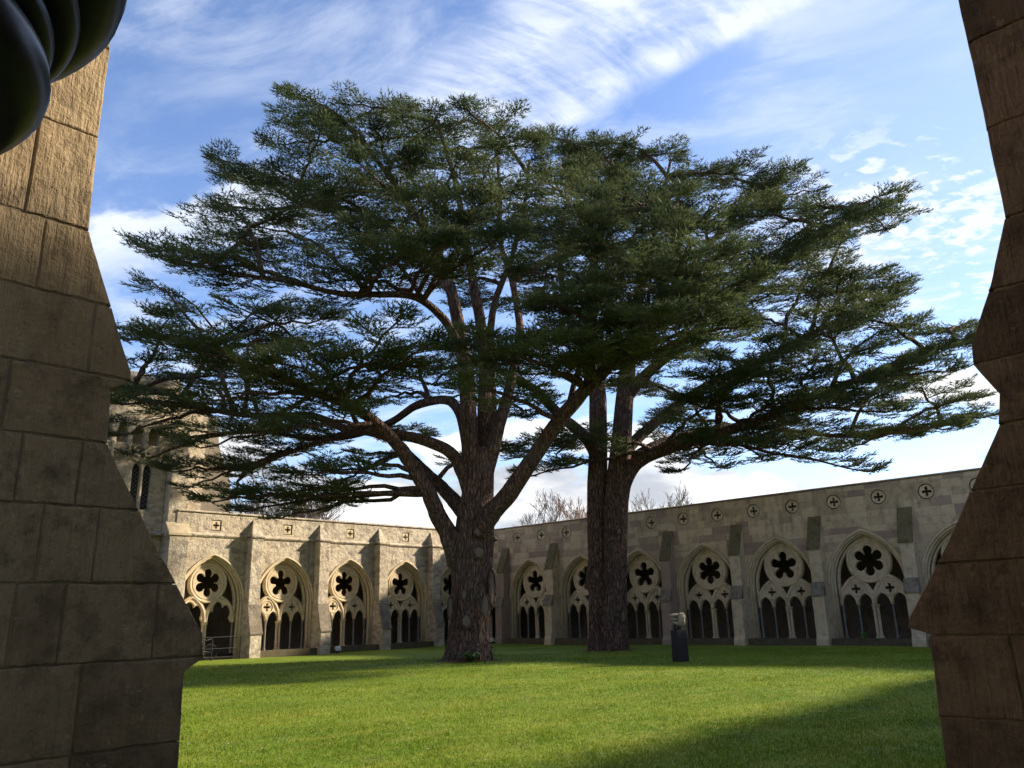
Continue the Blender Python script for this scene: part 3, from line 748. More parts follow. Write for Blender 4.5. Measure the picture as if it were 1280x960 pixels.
# ------------------------------------------------------------------ cedars
nrg = np.random.default_rng(11)
def make_spray(seed):
    """flat fan of twigs about 1 m long (x ahead, z up) set with needle tufts -> (verts, tris)"""
    rg = np.random.default_rng(seed); V = []; T = []
    twigs = [((0, 0, 0), (1.0, rg.uniform(-.08, .08), rg.uniform(-.04, .10)))]
    ax = np.array(twigs[0][1])
    nt = 8
    for i in range(nt):
        t = .06+.88*i/nt; sgn = 1 if i % 2 else -1; a = math.radians(rg.uniform(38, 62)); ln = (.56-.34*t)*rg.uniform(.7, 1.25)
        b = ax*t; e = b+np.array([math.cos(a)*ln, sgn*math.sin(a)*ln, rg.uniform(-.05, .07)+ln*.10]); twigs.append((tuple(b), tuple(e)))
        if ln > .3:
            for q in (.55,):
                a2 = a*sgn+rg.choice([-1, 1])*math.radians(rg.uniform(35, 55)); l2 = ln*.42
                bb = b+(e-b)*q; twigs.append((tuple(bb), tuple(bb+np.array([math.cos(a2)*l2, math.sin(a2)*l2, rg.uniform(-.02, .06)]))))
    for b, e in twigs:
        b = np.array(b); e = np.array(e); d = e-b; ln = np.linalg.norm(d); d = d/ln
        side = np.cross(d, [0, 0, 1]); side /= np.linalg.norm(side)
        k = len(V); V += [b+side*.007, b-side*.007, e]; T.append((k, k+1, k+2))
        for q in range(1):
            v = d+rg.normal(0, .22, 3); v[2] += .15; v /= np.linalg.norm(v); w_ = np.cross(v, rg.normal(size=3)); w_ /= np.linalg.norm(w_); k = len(V)
            V += [e-v*.03+w_*.018, e-v*.03-w_*.018, e+v*rg.uniform(.16, .27)]; T.append((k, k+1, k+2))
        nr = max(2, int(ln/.090))
        for r in range(nr):
            c = b+(e-b)*((r+rg.uniform(.2, .9))/nr)
            for q in range(2 if r % 3 == 0 else 1):
                sg_ = (1 if (r+q) % 2 else -1)*rg.uniform(.25, .75)
                v = d*rg.uniform(.75, 1.0)+side*sg_+np.array([0, 0, rg.uniform(-.05, .55)]); v /= np.linalg.norm(v)
                w_ = np.cross(v, [0, 0, 1])+np.array([0, 0, rg.choice([-1, 1])*rg.uniform(.5, 1.3)]); w_ -= v*w_.dot(v); w_ /= np.linalg.norm(w_)
                l = rg.uniform(.11, .19); k = len(V)
                V += [c-v*.02+w_*.024, c-v*.02-w_*.024, c+v*l]; T.append((k, k+1, k+2))
    return np.array(V), np.array(T, np.int64)
SPRAYS = [make_spray(100+i) for i in range(5)]

def bez(p0, p1, p2, n):
    return [p0*(1-t)**2+p1*(2*t*(1-t))+p2*t*t for t in [i/n for i in range(n+1)]]
def catmull(pts, sub=4):
    out = []
    for i in range(len(pts)-1):
        a, b, c, d = pts[max(i-1, 0)], pts[i], pts[i+1], pts[min(i+2, len(pts)-1)]
        for k in range(sub):
            t = k/sub; out.append(.5*((2*b)+(c-a)*t+(2*a-5*b+4*c-d)*t*t+(3*b-a-3*c+d)*t**3))
    out.append(pts[-1]); return out
class Cedar:
    def __init__(s, D, label, base, seed):
        s.D = D; s.rg = random.Random(seed); s.root = empty('cedar_tree', (base[0], base[1], 0)); tag(s.root, label, 'tree')
        s.base = Vector((base[0], base[1], 0)); s.tw = MB(); s.spr = []      # twigs; spray placements
    def p(s, px, py, dd=0): return at(px, py, s.D+dd)
    def put(s, mb, name, mat, smooth=True):
        me = mb.mesh(name, smooth); me.transform(Matrix.Translation(-s.base)); return link(name, me, mat, s.root)
    def limb(s, pts, w0, w1, name='limb', seg=12, wob=.16):
        """pts (px,py,dd); widths in photo px at ends"""
        P = catmull([s.p(*q) for q in pts], 5); n = len(P); k = s.D/F/math.cos(.1)
        for i in range(1, n-1): P[i] = P[i]+Vector((s.rg.uniform(-1, 1), s.rg.uniform(-1, 1), s.rg.uniform(-1, 1)))*wob*.35*k*w0*.3
        R = [(w0+(w1-w0)*(i/(n-1))**.8)*.5*k for i in range(n)]
        m = MB(); ph = s.rg.uniform(0, 6)
        m.tube(P, R, seg, True, lambda i, th: 1+.07*math.sin(3*th+ph+i*.4)+.05*math.sin(5*th-i*.7))
        s.put(m, name, 'bark'); return P
    def spray(s, pos, dirv, size, tilt=0.0): s.spr.append((pos, dirv, size, tilt))
    def lateral(s, p0, d, ln, r, droop):
        """side branch lying nearly flat, carrying sprays on both sides"""
        rg = s.rg; e = p0+d*ln+Vector((0, 0, ln*droop)); mid = (p0+e)/2+Vector((rg.uniform(-.1, .1)*ln, rg.uniform(-.1, .1)*ln, ln*rg.uniform(.02, .09)))
        P = bez(p0, mid, e, 4); s.tw.tube(P, [r, r*.85, r*.65, r*.45, r*.25], 4, False)
        n = max(2, int(ln/.34))
        for i in range(n):
            t = (i+.6)/n; q = bez(p0, mid, e, 20)[min(20, int(t*20))]
            for sg in (-1, 1):
                if rg.random() < .12: continue
                a = sg*math.radians(rg.uniform(22, 62)); dd_ = Vector((d.x*math.cos(a)-d.y*math.sin(a), d.x*math.sin(a)+d.y*math.cos(a), 0))
                s.spray(q+Vector((0, 0, rg.uniform(-.05, .09))), dd_, rg.uniform(.72, 1.2)*(1.0-.25*t), rg.uniform(-.12, .26)+droop)
        s.spray(e, d, rg.uniform(.7, 1.0), rg.uniform(-.05, .30)+droop*.5)
    def plate(s, P, spread, t0=.3, r0=.08, dens=1.0, droop=0.0):
        """foliage plate hung along the outer part of the branch line P"""
        rg = s.rg; n = len(P); tot = sum((P[i+1]-P[i]).length for i in range(n-1)); step = .46/dens
        acc = 0; nxt = t0*tot; sg = 1
        for i in range(n-1):
            seg = P[i+1]-P[i]; l = seg.length
            while nxt < acc+l:
                q = P[i]+seg*((nxt-acc)/l); t = nxt/tot; h = Vector((seg.x, seg.y, 0))
                if h.length < 1e-3: h = Vector((rg.uniform(-1, 1), rg.uniform(-1, 1), 0))
                h.normalize(); a = sg*math.radians(rg.uniform(45, 80)*(1-.35*t)); d = Vector((h.x*math.cos(a)-h.y*math.sin(a), h.x*math.sin(a)+h.y*math.cos(a), 0))
                prof = (.45+.55*math.sin(PI*min(1, (t-t0)/(1-t0)*.85+.22)))*(1-.45*max(0, t-.7)/.3)
                s.lateral(q, d, max(.5, spread*prof*rg.uniform(.65, 1.15)), max(.012, r0*.4*(1-.7*t)), droop+rg.uniform(-.05, .08))
                sg = -sg; nxt += step*rg.uniform(.7, 1.3)
            acc += l
        e = P[-1]; h = (P[-1]-P[-2]); h.z = 0; h.normalize()
        for a in (-.5, -.15, .2, .55):
            s.spray(e, Vector((h.x*math.cos(a)-h.y*math.sin(a), h.x*math.sin(a)+h.y*math.cos(a), 0)), rg.uniform(.8, 1.15), rg.uniform(0, .35))
    def bough(s, a, tip, r=.13, spread=2.6, t0=.3, dens=1.0, droop=0.0, lift=.55):
        """a: start Vector; tip: Vector"""
        rg = s.rg; d = tip-a; ctrl = a+Vector((d.x*.40, d.y*.40, d.z*lift+abs(d.z)*.15+.3)) + Vector((rg.uniform(-.3, .3), rg.uniform(-.3, .3), 0))
        n = 10; P = bez(a, ctrl, tip, n)
        for i in range(2, n): P[i] = P[i]+Vector((rg.uniform(-.12, .12), rg.uniform(-.12, .12), rg.uniform(-.09, .09)))
        m = MB(); R = [r*(1-.82*(i/n)**.8)+.012 for i in range(n+1)]
        s.tw.tube(P, R, 7, False)
        s.plate(P, spread, t0, r, dens, droop)
    def finish(s):
        o = s.put(s.tw, 'branches', 'bark'); tag(o, kind='stuff')
        VS = []; TS = []; k = 0; rg = np.random.default_rng(7)
        by = {}
        for q in s.spr: by.setdefault(int(rg.integers(len(SPRAYS))), []).append(q)
        for vi, lst in by.items():
            V, T = SPRAYS[vi]; n = len(lst)
            pos = np.array([tuple(q[0]-s.base) for q in lst]); dr = np.array([tuple(q[1]) for q in lst]); sz = np.array([q[2] for q in lst]); tl = np.array([q[3] for q in lst])
            x = dr/np.linalg.norm(dr, axis=1, keepdims=True); x = np.stack([x[:, 0]*np.cos(tl), x[:, 1]*np.cos(tl), np.sin(tl)], 1)
            y = np.cross([0, 0, 1], x); y /= np.linalg.norm(y, axis=1, keepdims=True); z = np.cross(x, y)
            ro = rg.normal(0, .22, n)[:, None]; y2 = y*np.cos(ro)+z*np.sin(ro); z2 = z*np.cos(ro)-y*np.sin(ro)
            W = pos[:, None, :]+sz[:, None, None]*(V[None, :, 0:1]*x[:, None]+V[None, :, 1:2]*y2[:, None]+V[None, :, 2:3]*z2[:, None])
            VS.append(W.reshape(-1, 3)); TS.append((T[None]+(np.arange(n)*len(V))[:, None, None]+k).reshape(-1, 3)); k += n*len(V)
        me = tris_np('crown', np.concatenate(VS), np.concatenate(TS)); o = link('crown', me, 'needles', s.root); tag(o, kind='stuff')
        print('CEDAR sprays', len(s.spr), 'tris', sum(len(t) for t in TS))

def trunk_mesh(c, pts, seg=40, flare=None, lobes=None):
    """pts: (px, py, width px, dd)"""
    P = [c.p(q[0], q[1], q[3]) for q in pts]; k = c.D/F/math.cos(.1); Rr = [q[2]*.40*k for q in pts]
    PP = []; RRr = []
    for i in range(len(P)-1):
        for t in range(5): PP.append(P[i].lerp(P[i+1], t/5)); RRr.append(Rr[i]+(Rr[i+1]-Rr[i])*t/5)
    PP.append(P[-1]); RRr.append(Rr[-1]); n = len(PP); ph = c.rg.uniform(0, 6)
    def jag(i, th):
        low = max(0, 1-i/8)
        return 1+.045*math.sin(3*th+ph+i*.13)+.03*math.sin(7*th+i*.21)+.022*math.sin(13*th-i*.17)+.012*math.sin(23*th+i*.5)+low*low*.28*max(0, math.sin(5*th+ph))
    m = MB(); m.tube(PP, RRr, seg, True, jag); return c.put(m, 'trunk', 'bark')
def scar(c, parent, px, py, w_, h_, dd, turn):
    """healed pruning wound: raised lip ring round a weathered disc"""
    k = c.D/F; ctr = c.p(px, py, dd)-c.base; f = Vector((-math.cos(YAW+turn), -math.sin(YAW+turn), 0)); sd = Vector((-f.y, f.x, 0))
    m = MB(); n = 20; ringp = [ctr+sd*(math.cos(2*PI*i/n)*w_*.5*k)+Vector((0, 0, math.sin(2*PI*i/n)*h_*.5*k)) for i in range(n+1)]
    m.tube(ringp, [w_*k*.13]*(n+1), 8, False); me = m.mesh('pruning_scar', True); o = link('pruning_scar', me, 'bark', parent)
    d = MB(); d.add([ctr+f*.03]+ringp[:-1], [(0, i+1, (i+1) % n+1) for i in range(n)]); link('cut_face', d.mesh('cut_face'), 'cut', parent)

# --- first cedar
c1 = Cedar(32.2, 'broad flat-topped cedar with one thick scarred trunk and low spreading left limbs', (22.204, 23.423), 21)
tk = trunk_mesh(c1, [(584, 832, 76, 0), (585, 822, 70, 0), (587, 800, 60, 0), (589, 770, 57, 0), (590, 735, 58, 0), (591, 700, 60, 0), (592, 670, 60, 0), (594, 645, 58, 0), (597, 615, 48, 0), (600, 585, 42, 0), (602, 560, 30, 0)])
for a in ((599, 690, 14, 15, -.95, .05), (583, 776, 13, 16, -.98, -.05), (607, 757, 10, 26, -.90, .55), (563, 760, 8, 26, -.70, -.7), (580, 743, 7, 10, -.98, -.05), (598, 664, 10, 11, -.95, .05)): scar(c1, tk, a[0], a[1], a[2], a[3], a[4], a[5])
scar(c1, tk, 615, 735, 12, 42, -.35, 1.0)
A1 = c1.limb([(572, 705, 0), (562, 672, -.3), (547, 640, -.6), (533, 612, -.9), (512, 578, -1.2), (491, 549, -1.6), (457, 519, -2.2), (415, 498, -3), (373, 481, -3.6), (331, 464, -4.2), (270, 440, -5), (205, 420, -5.8)], 26, 5)
A2 = c1.limb([(585, 648, .3), (571, 629, .5), (552, 610, .8), (533, 591, 1.0), (512, 570, 1.2), (494, 552, 1.4), (450, 540, 1.8), (400, 552, 2.4), (345, 572, 3.2), (300, 595, 4)], 22, 4)
A3 = c1.limb([(588, 615, -.2), (578, 591, -.3), (563, 566, -.5), (525, 549, -.8), (479, 540, -1), (432, 536, -.6), (390, 520, 0), (318, 519, .8), (259, 511, 1.4), (204, 490, 2), (150, 482, 2.4)], 19, 4)
A4 = c1.limb([(585, 560, .2), (574, 515, .4), (556, 500, .8), (521, 507, 1.5), (487, 528, 2.2), (440, 545, 3), (390, 548, 3.8), (330, 540, 4.6), (250, 545, 5.4), (170, 560, 6)], 16, 3.5)
A5 = c1.limb([(600, 665, -.5), (612, 644, -.9), (637, 615, -1.4), (675, 561, -2.2), (704, 519, -3), (733, 486, -3.8), (767, 452, -4.6), (800, 425, -5.2), (822, 380, -5.6), (838, 330, -6), (843, 280, -6.2), (848, 245, -6.3)], 27, 4)
S1 = c1.limb([(592, 620, 0), (588, 560, -.2), (584, 500, -.4), (577, 430, -.5), (566, 370, -.4), (545, 315, 0), (520, 270, .6), (490, 225, 1.2), (450, 175, 1.8), (420, 145, 2)], 27, 4)
S2 = c1.limb([(603, 590, .3), (605, 530, .5), (606, 470, .7), (600, 400, .9), (590, 345, 1), (580, 290, 1), (570, 230, 1), (555, 180, 1), (548, 150, 1)], 24, 4)
S3 = c1.limb([(606, 600, 0), (618, 550, 0), (632, 505, .2), (640, 470, .4), (650, 420, .6), (640, 350, .8), (625, 300, .8), (625, 240, .8), (620, 180, .8)], 20, 4)
S4 = c1.limb([(610, 560, .8), (614, 500, 1.4), (612, 440, 2), (618, 380, 2.4), (640, 320, 2.8), (655, 260, 3), (662, 200, 3)], 17, 4)
S5 = c1.limb([(578, 440, -.5), (556, 400, -1.5), (520, 372, -2.4), (470, 368, -3), (420, 366, -3.4), (360, 352, -3.8), (280, 340, -4), (210, 322, -4.2)], 13, 3)
S6 = c1.limb([(566, 370, 0), (530, 320, .8), (490, 285, 1.5), (440, 262, 2.0), (390, 258, 2.4), (330, 262, 2.8), (290, 258, 3.0)], 12, 3)
S7 = c1.limb([(640, 350, .8), (690, 322, 1.0), (750, 290, 1.5), (800, 262, 2.0), (840, 240, 2.2)], 12, 3)
for P, sp_, t0 in ((A1, 2.8, .45), (A2, 2.6, .52), (A3, 2.6, .45), (A4, 2.4, .45), (A5, 2.8, .52), (S1, 2.4, .62), (S2, 2.2, .68), (S3, 2.2, .66), (S4, 2.2, .6), (S5, 2.8, .35), (S6, 2.6, .25), (S7, 2.5, .3)):
    c1.plate(P, sp_, t0, .12, .68)
def nearest(lines, tip, below=1.2):
    """where a bough leaves the framework: the closest limb point that lies lower and further in"""
    best = None
    for P in lines:
        for i in range(len(P)//4, len(P)-2):
            q = P[i]; d = tip-q; hz = math.hypot(d.x, d.y)
            if d.z < -1.6 or hz < 1.4: continue
            sc = abs(hz-4.2)+max(0, .4*hz-d.z)*.5+abs(d.z)*.55
            if best is None or sc < best[0]: best = (sc, q)
    return best[1] if best else lines[0][-1]
fr1 = [A1, A2, A3, A4, A5, S1, S2, S3, S4, S5, S6, S7]
tips1 = [ # (px, py, dd, spread)  outer boughs, lower left upward and over the top
 (150, 505, -2, 2.4), (148, 545, 1, 2.0), (165, 578, 4, 2.0), (215, 590, 1, 2.0), (250, 560, -3, 2.2), (290, 622, 2, 2.0), (330, 618, -1, 2.0), (310, 585, 5, 2.0),
 (370, 592, -3, 2.0), (420, 588, 1, 2.0), (455, 568, 4, 1.8), (350, 540, -5, 2.2), (200, 525, 5, 2.2), (260, 500, -4, 2.4),
 (162, 425, -4, 2.4), (185, 455, -1, 2.4), (210, 400, 0, 2.2), (250, 440, -6, 2.6), (310, 420, -3, 2.6), (350, 455, -6, 2.6), (390, 430, -2, 2.4), (420, 470, -5, 2.4), (300, 470, 3, 2.4), (230, 470, 4, 2.2),
 (192, 312, -2, 2.3), (188, 350, 1, 2.3), (230, 372, 3, 2.2), (240, 330, -4, 2.4), (300, 385, -5, 2.4), (330, 325, 0, 2.4), (350, 375, 4, 2.4), (400, 400, -5, 2.3), (400, 335, -4, 2.4),
 (278, 200, 1, 2.2), (282, 258, -1, 2.2), (300, 225, 4, 2.2), (350, 215, -3, 2.3), (330, 285, -3, 2.4), (380, 295, 4, 2.4), (400, 245, -4, 2.4), (345, 180, 2, 2.0),
 (368, 118, 2, 1.9), (350, 150, 4, 1.9), (400, 165, -1, 2.0), (440, 132, 1, 1.9), (470, 165, -3, 2.0), (505, 138, 2, 1.9), (545, 150, -2, 1.9), (585, 138, 0, 1.9), (612, 158, 3, 1.9), (560, 175, 4, 2.0),
 (450, 205, -4, 2.2), (510, 200, -4, 2.2), (570, 205, -5, 2.2), (620, 195, -3, 2.1), (660, 185, 1, 2.0), (480, 245, 4, 2.2), (540, 250, -6, 2.3), (600, 255, -6, 2.3), (640, 240, -5, 2.3), (680, 225, -2, 2.1),
 (450, 290, -6, 2.3), (500, 320, -7, 2.2), (560, 305, -7, 2.2), (620, 300, -7, 2.3), (670, 290, -6, 2.3), (700, 260, -4, 2.2), (720, 310, -6, 2.4), (660, 340, -7, 2.4),
 (500, 400, -7, 2.1), (540, 430, -7, 2.3), (600, 425, -8, 2.3), (640, 445, -8, 2.2), (590, 480, -8, 1.6), (480, 450, -6, 2.0), (690, 380, -8, 2.4), (740, 360, -8, 2.4), (700, 430, -8, 2.0), (760, 400, -8, 2.3),
 (790, 320, -8, 2.4), (760, 270, -6, 2.3), (810, 270, -6, 2.2), (870, 280, -7, 2.2), (900, 320, -8, 2.2), (850, 330, -9, 2.2), (880, 380, -8, 2.2), (820, 400, -9, 2.2), (930, 350, -7, 2.2), (790, 445, -7, 2.0), (850, 430, -8, 2.2), (920, 410, -7, 2.2),
 (560, 360, 6, 2.4), (620, 380, 6, 2.4), (500, 360, 5, 2.4), (680, 360, 5, 2.4), (450, 330, 6, 2.4), (560, 450, 6, 2.2), (640, 450, 6, 2.2), (500, 440, 5, 2.0), (530, 290, 6, 2.3), (620, 290, 6, 2.3), (690, 300, 5, 2.3), (430, 490, -2, 2.0), (470, 500, 4, 1.8), (540, 480, 3, 1.5),
 (520, 545, 6, 1.6), (640, 560, 5, 1.6), (660, 520, 4, 1.8), (305, 640, 0, 1.6), (350, 648, 3, 1.5), (265, 628, -2, 1.7), (235, 610, 3, 1.7), (400, 612, 3, 1.6)]
for px, py, dd, sp_ in tips1:
    tip = c1.p(px, py, dd); thin_ = px < 470 and py > 280; c1.bough(nearest(fr1, tip), tip, .11, sp_*(.9 if thin_ else 1), .36 if thin_ else .30, .50 if thin_ else .70)
c1.finish()

# --- second cedar
c2 = Cedar(37.4, 'cedar with two fused dark stems standing near the shaded range, limbs reaching right', (30.093, 22.543), 33)
trunk_mesh(c2, [(751, 818, 40, 0), (751, 806, 36, 0), (750, 780, 33, 0), (750, 740, 33, 0), (747, 725, 37, 0), (749, 700, 33, 0), (747, 650, 34, 0), (746, 605, 30, 0), (748, 560, 28, 0), (748, 500, 27, 0), (744, 450, 25, 0), (738, 400, 20, 0), (742, 330, 15, 0), (755, 250, 9, 0), (765, 195, 4, 0)], 32)
tk2 = trunk_mesh(c2, [(768, 820, 46, -.5), (768, 808, 42, -.5), (768, 780, 38, -.5), (768, 740, 37, -.4), (768, 690, 37, -.4), (769, 640, 37, -.4), (772, 600, 36, -.4), (776, 560, 31, -.4), (780, 510, 28, -.4), (786, 450, 24, -.4), (795, 390, 18, -.4), (810, 320, 13, -.4), (828, 250, 8, -.4), (838, 200, 4, -.4)], 32)
for a in ((779, 637, 5, 6), (774, 664, 6, 7), (762, 713, 5, 5), (779, 770, 5, 12)): scar(c2, tk2, a[0], a[1], a[2], a[3], -1.28, .1)
G1 = c2.limb([(774, 625, -.4), (785, 592, -.6), (806, 571, -1), (842, 558, -1.4), (878, 547, -1.8), (930, 532, -2.2), (976, 514, -2.6), (1038, 488, -3), (1115, 457, -3.2), (1167, 437, -3.4), (1205, 425, -3.5)], 22, 4)
G2 = c2.limb([(778, 570, 0), (800, 545, .2), (837, 514, .6), (880, 484, 1), (930, 460, 1.4), (990, 430, 1.8), (1050, 400, 2), (1105, 372, 2)], 17, 3.5)
G3 = c2.limb([(776, 585, .4), (810, 560, 1), (860, 543, 1.8), (930, 532, 2.6), (1000, 540, 3.4), (1060, 545, 4), (1130, 540, 4.2), (1200, 528, 4.2)], 13, 3)
G4 = c2.limb([(748, 570, -.3), (733, 548, -.8), (700, 519, -1.6), (667, 486, -2.4), (637, 469, -3), (600, 455, -3.4)], 19, 6)
G5 = c2.limb([(782, 500, -.2), (805, 470, -1), (840, 440, -2), (880, 405, -3), (930, 360, -3.6), (985, 320, -4), (1040, 285, -4), (1090, 262, -4)], 17, 3.5)
G6 = c2.limb([(788, 440, 0), (820, 390, .8), (860, 340, 1.6), (900, 290, 2.2), (935, 250, 2.6), (960, 225, 2.6)], 15, 3.5)
G7 = c2.limb([(745, 460, 0), (720, 420, .8), (705, 370, 1.4), (700, 310, 1.8), (710, 250, 2), (735, 195, 2)], 14, 3.5)
fr2 = [G1, G2, G3, G4, G5, G6, G7]
ST = catmull([c2.p(*q) for q in ((748, 500, 0), (744, 450, 0), (738, 400, 0), (742, 330, 0), (755, 250, 0), (765, 195, 0))], 4)
ST2 = catmull([c2.p(*q) for q in ((780, 510, -.4), (786, 450, -.4), (795, 390, -.4), (810, 320, -.4), (828, 250, -.4), (838, 200, -.4))], 4)
for P, sp_, t0 in ((G1, 2.9, .42), (G2, 2.9, .35), (G3, 2.5, .35), (G4, 2.2, .5), (G5, 2.9, .3), (G6, 2.6, .3), (G7, 2.4, .35), (ST, 2.2, .5), (ST2, 2.2, .5)):
    c2.plate(P, sp_, t0, .12, .85)
fr2 += [ST, ST2]
tips2 = [
 (1238, 520, 2, 2.0), (1215, 498, 4, 2.0), (1190, 535, 1, 2.0), (1140, 545, 5, 2.2), (1085, 590, -1, 1.8), (1050, 565, 3, 2.0), (1000, 560, -2, 2.0), (955, 575, 1, 1.8), (900, 585, 3, 1.7), (850, 590, -1, 1.5), (930, 556, -4, 1.8), (1110, 515, -5, 2.2),
 (1208, 430, -3, 2.0), (1195, 412, 1, 2.0), (1180, 465, -5, 2.2), (1150, 440, 3, 2.2), (1140, 480, 1, 2.2), (1080, 470, -6, 2.3), (1020, 450, -7, 2.3), (1040, 500, 5, 2.3), (1000, 500, -6, 2.2), (960, 480, 5, 2.2), (900, 500, -5, 2.0),
 (1122, 358, 1, 2.2), (1105, 375, -3, 2.2), (1095, 340, 3, 2.2), (1060, 390, -5, 2.4), (1120, 410, -2, 2.2), (1010, 400, -6, 2.4), (960, 430, -7, 2.4), (1050, 345, -2, 2.4), (1000, 360, 4, 2.4), (960, 370, -6, 2.4), (900, 450, -7, 2.3),
 (1112, 250, -2, 1.9), (1105, 285, 0, 1.8), (1085, 262, 2, 1.8), (1050, 272, -4, 2.0), (1040, 300, 3, 2.2), (1000, 300, -5, 2.2), (970, 330, 4, 2.4), (930, 330, -5, 2.4),
 (990, 214, 1, 1.9), (965, 225, 4, 1.9), (1015, 240, 2, 1.9), (905, 225, 3, 1.9), (940, 220, 0, 1.8), (890, 260, -2, 2.0), (930, 270, -4, 2.2), (980, 262, -3, 2.1), (1020, 265, -1, 2.0), (880, 300, 4, 2.3),
 (842, 192, 1, 1.9), (855, 225, 3, 1.9), (800, 195, 3, 1.9), (775, 186, 0, 1.8), (745, 178, 2, 1.9), (715, 185, 4, 1.9), (690, 172, 1, 1.9), (668, 168, 3, 1.9), (720, 215, -3, 2.0), (760, 225, -4, 2.0), (800, 235, -4, 2.0), (835, 250, -3, 2.0), (690, 240, 5, 2.2), (760, 270, 5, 2.3), (820, 290, 5, 2.3), (700, 320, 6, 2.4), (780, 340, 6, 2.4), (860, 360, 6, 2.4), (930, 400, 6, 2.4), (700, 400, 6, 2.4), (780, 420, 6, 2.4), (850, 440, 6, 2.3), (820, 480, 6, 2.0), (700, 470, 5, 2.0), (760, 480, 6, 2.0), (890, 470, -6, 2.3), (860, 500, -5, 2.0),
 (665, 595, -1, 1.5), (690, 580, 2, 1.6), (715, 560, 4, 1.6), (650, 570, 3, 1.6), (700, 545, -3, 1.6), (870, 540, -5, 1.6), (820, 530, 5, 1.8), (840, 560, 4, 1.5)]
for px, py, dd, sp_ in tips2:
    tip = c2.p(px, py, dd); c2.bough(nearest(fr2, tip), tip, .11, sp_, .30, .74)
c2.finish()

# ------------------------------------------------------------------ bare trees beyond the ranges
def bare_tree(label, px, py, D, hgt, spread, mat, seed, depth=6):
    rg = random.Random(seed); top = at(px, py, D); root = empty('bare_tree', (top.x, top.y, 0)); tag(root, label, 'tree', 'leafless trees beyond the ranges')
    H0 = top.z; tr = MB(); br = MB()
    def grow(p, d, ln, r, lev):
        n = 4; P = [p]
        for i in range(n):
            d = (d+Vector((rg.uniform(-.22, .22), rg.uniform(-.22, .22), rg.uniform(-.05, .16)))).normalized(); P.append(P[-1]+d*ln/n)
        (tr if lev == 0 else br).tube(P, [max(.016, r*(1-.45*i/n)) for i in range(n+1)], 7 if lev < 2 else 3, False)
        if lev >= depth: return
        for k in range(3 if lev else 6):
            t = rg.uniform(.45, 1.0) if k else 1.0; q = P[min(n, int(t*n+.5))]
            a = rg.uniform(0, 2*PI); sp_ = rg.uniform(.35, .85)*spread
            nd = (d+Vector((math.cos(a)*sp_, math.sin(a)*sp_, rg.uniform(-.1, .35)))).normalized()
            grow(q, nd, ln*rg.uniform(.62, .80), r*.56, lev+1)
    grow(Vector((0, 0, -.1)), Vector((0, 0, 1)), H0*.34, H0*.020, 0)
    kz = H0/max(v[2] for v in br.v)
    for q in (tr, br): q.v = [(x*kz, y*kz, z*kz) for x, y, z in q.v]
    tr.build('trunk', mat, root, True); o = br.build('crown', mat, root); tag(o, kind='stuff')
bare_tree('rounded leafless tree rising over the shaded range beside the fused cedar stems', 704, 606, 62, 0, .9, 'bare', 2)
bare_tree('russet leafless tree just behind the fused cedar stems', 745, 612, 70, 0, .8, 'russet', 5)
bare_tree('grey leafless tree top showing low over the middle of the shaded range', 843, 610, 66, 0, 1.0, 'bare', 7)
bare_tree('leafless tree with dark upright stems above the sunlit range', 322, 585, 56, 0, .9, 'bare', 9)
bare_tree('pale leafless treetop above the sunlit range', 368, 618, 60, 0, .9, 'bare', 12, 5)

# ------------------------------------------------------------------ sculpture on its plinth
sx_, sy_ = 24.652, 15.482
pl = empty('plinth', (sx_, sy_, 0), YAW+.45); tag(pl, 'tall dark slate plinth standing on the lawn under a carved head', 'plinth')
m = MB(); m.add([(-.205, -.205, -.05), (.205, -.205, -.05), (.205, .205, -.05), (-.205, .205, -.05), (-.19, -.19, 1.0), (.19, -.19, 1.0), (.19, .19, 1.0), (-.19, .19, 1.0)],
               [(0, 3, 2, 1), (4, 5, 6, 7), (0, 1, 5, 4), (1, 2, 6, 5), (2, 3, 7, 6), (3, 0, 4, 7)])
m.build('block', 'slate', pl, bevel=.012)
sc = empty('sculpture', (sx_, sy_, 1.0), YAW-PI/2); sc.scale = (.88, .88, .95); tag(sc, 'pale weathered abstract carved stone head on the dark slate plinth', 'sculpture')
m = MB(); m.tube([(.03, 0, -.01), (.03, 0, .10), (.05, 0, .19)], [.11, .085, .10], 10); m.build('neck', 'slate', sc, True)
def lump(name, c, r, e, seed, rotz=0.0):
    """rough-hewn rounded block"""
    bm = bmesh.new(); bmesh.ops.create_icosphere(bm, subdivisions=4, radius=1); ph = seed*1.7
    for v in bm.verts:
        x, y, z = [math.copysign(abs(q)**e, q) for q in v.co]
        k = 1+.05*math.sin(7*x+ph)*math.sin(6*z-ph)+.04*math.sin(11*y+9*z+ph)
        x, y, z = x*r[0]*k, y*r[1]*k, z*r[2]*k
        v.co = (c[0]+x*math.cos(rotz)-z*math.sin(rotz), c[1]+y, c[2]+x*math.sin(rotz)+z*math.cos(rotz))
    me = bpy.data.meshes.new(name); bm.to_mesh(me); bm.free()
    for p_ in me.polygons: p_.use_smooth = True
    return link(name, me, 'carved', sc)
lump('carved_head', (.14, 0, .36), (.145, .20, .235), .62, 1, -.12)
lump('carved_brow', (-.12, 0, .52), (.20, .17, .055), .7, 2, .10)
lump('carved_hand', (-.14, -.02, .38), (.17, .14, .045), .75, 3, -.14)
lump('carved_jaw', (-.04, 0, .23), (.19, .16, .06), .7, 4, -.30)
m = MB(); m.tube([(-.13, 0, -.01), (-.14, 0, .10), (-.10, 0, .2)], [.055, .045, .05], 8); m.build('support', 'slate', sc, True)

